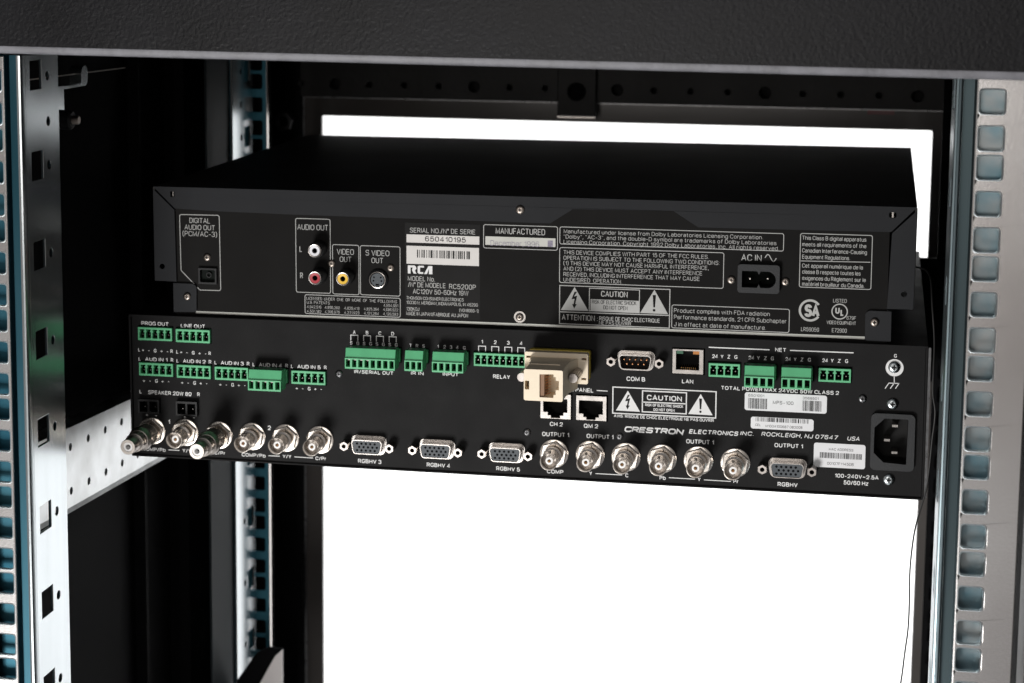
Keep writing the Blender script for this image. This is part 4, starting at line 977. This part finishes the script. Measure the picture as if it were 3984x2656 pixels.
# silver bottom line
a = RP('E', 540, 1397); b = RP('H', 1718, 1205)
db(MB().flat([RP('E', 536, 1384), RP('H', 1719, 1185), RP('H', 1719, 1208), RP('E', 536, 1406)], yr), 'bottom_line', SILV, pan)
# screws on the player
for z, x, y, r in (('F', 567, 660, 2.05), ('F', 1242, 708, 2.0), ('E', 650, 837, 2.1), ('G', 457, 1183, 2.1), ('H', 556, 690, 2.1), ('H', 1028, 706, 2.1)):
    c = RP(z, x, y); s_ = cross_screw('screw', SCRB, dvd, c[0], c[1]+DZ, r, PYR)
c = RP('G', 457, 1183); db(MB().prism(circ(c[0], c[1], 3.1, 32), PYR-.2, PYR-.02, [circ(c[0], c[1], 2.2, 32)]), 'silver_washer', CHROME)
for z, x, y, r in (('E', 446, 1236, 2.1), ('H', 1805, 1060, 2.2), ('G', 462, 92, 2.3)):
    c = R(z, x, y, 0); cross_screw('screw', SCRB, dvd, c[0], c[1]+DZ, r, 0)
# phono jacks
for u, v, m_, nm in ((370, 516, WHT, 'white ringed phono jack'), (374, 828, RED, 'red ringed phono jack'), (692, 838, YLW, 'yellow ringed phono jack')):
    c = R('F', u, v, -8.5)
    o = MB().lathe([(4.4, PYR), (4.3, -6.2), (3.7, -6.6)], 0, 0, 36); j = o.build('phono_jack', BPL, dvd, loc=(c[0], 0, c[1]+DZ), label=nm)
    MB().lathe([(3.6, -3), (3.6, -8.2), (3.45, -8.5), (3.15, -8.5), (2.7, -8.2)], 0, 0, 36).build('metal_sleeve', CHROME, j)
    MB().lathe([(2.85, -8.3), (1.45, -8.2), (1.35, -7)], 0, 0, 36).build('coloured_ring', m_, j)
    MB().lathe([(1.4, -8), (1.4, -1), (.1, -1)], 0, 0, 20, close=True).build('jack_bore', INKK, j)
# s-video
c = R('F', 1092, 848, 0)
j = MB().lathe([(5.6, PYR), (5.5, .4), (4.9, 0), (4.7, .2), (4.6, 1)], 0, 0, 40).build('video_socket', BPL, dvd, loc=(c[0], 0, c[1]+DZ))
MB().lathe([(4.55, 1.2), (4.5, -.5), (4.1, -.6), (4.1, 1.2)], 0, 0, 40).build('metal_ring', CHROME, j)
hs = [circ(-1.9, 1.4, .5, 10), circ(1.9, 1.4, .5, 10), circ(-2.2, -.5, .5, 10), circ(2.2, -.5, .5, 10), rect(-1.0, 1.0, -3.1, -2.1)]
MB().prism(circ(0, 0, 3.6, 30), -.3, 1.4, hs).build('socket_insert', DSUB, j)
MB().lathe([(4.1, 1.3), (.1, 1.3)], 0, 0, 30).build('socket_floor', INKK, j)
# optical
x0, x1, z0, z1 = box2(R, 'E', 556, 943, 747, 1115, 0)
j = db(MB().prism(rect(x0, x1, z0, z1), -.1, PYR, [rrect(x0+1.1, x1-1.1, z0+1.1, z1-1.1, .8)]), 'optical_socket', BPL, bev=.2)
db(MB().prism(rect(x0+.8, x1-.8, z0+.8, z1-.8), 2.4, 3), 'shutter', CAV, j); 
c = ((x0+x1)/2+.5, (z0+z1)/2+.4); db(MB().lathe([(1.5, 2.4), (1.5, 1.2), (1.1, 1.2), (1.1, 2.3)], c[0], c[1], 20), 'lens_ring', BPL, j)
# player mains inlet
x0, x1, z0, z1 = box2(R, 'H', 612, 552, 975, 815, -1.5)
a = R('H', 650, 612, -1.5); b = R('H', 942, 765, -1.5); cz_ = (a[1]+b[1])/2; hh = (a[1]-b[1])/2; cx_ = (a[0]+b[0])/2; hw = (b[0]-a[0])/2
hole = [(cx_-hw, cz_-hh), (cx_-.9, cz_-hh), (cx_, cz_-hh*.55), (cx_+.9, cz_-hh)]+[(cx_+hw-hh+hh*math.cos(t_a), cz_+hh*math.sin(t_a)) for t_a in [(-90+15*i)*PI/180 for i in range(13)]]+[(cx_+.9, cz_+hh), (cx_, cz_+hh*.55), (cx_-.9, cz_+hh), (cx_-hw, cz_+hh)]
j = db(MB().prism(rrect(x0, x1, z0, z1, 1.6), -1.6, PYR, [hole]), 'mains_inlet', GPL, bev=.35)
m = MB().prism(rect(x0+1.2, x1-1.2, z0+1.2, z1-1.2), PYR, 10, [hole]); m.box(x0+1.2, x1-1.2, 10, 10.4, z0+1.2, z1-1.2); db(m, 'inlet_cavity', CAV, j)
for u in (718, 872):
    c = R('H', u, 682, 0); db(MB().lathe([(.75, 10), (.75, .8), (.4, .3)], c[0], c[1], 14, close=True), 'contact_pin', CHROME, j)

# ================================================================== loose wire at the right
s_ = IW/2352
pts = [onplane(a*s_, b*s_, 1, y) for a, b, y in [(2095, 610, 165), (2112, 615, 150), (2128, 622, 135), (2138, 645, 120), (2141, 700, 112), (2146, 780, 110), (2144, 850, 108), (2143, 905, 108), (2148, 950, 108), (2141, 1010, 110),
        (2136, 1060, 112), (2128, 1120, 114), (2117, 1160, 115), (2104, 1205, 115), (2096, 1250, 115), (2090, 1310, 115), (2089, 1370, 115), (2086, 1440, 115), (2078, 1500, 115), (2069, 1568, 115), (2055, 1640, 115), (2040, 1800, 115)]]
sm = []
for i in range(len(pts)-1):
    p0, p1, p2, p3 = pts[max(i-1, 0)], pts[i], pts[i+1], pts[min(i+2, len(pts)-1)]
    for k in range(5):
        t1 = k/5; sm.append(.5*((2*p1)+(p2-p0)*t1+(2*p0-5*p1+4*p2-p3)*t1**2+(3*p1-p0-3*p2+p3)*t1**3))
wo = MB().tube([tuple(p) for p in sm], .42, 8).build('loose_wire', CABLE)
wo['label'] = 'thin black wire hanging down between the devices and the right rail'; wo['category'] = 'wire'
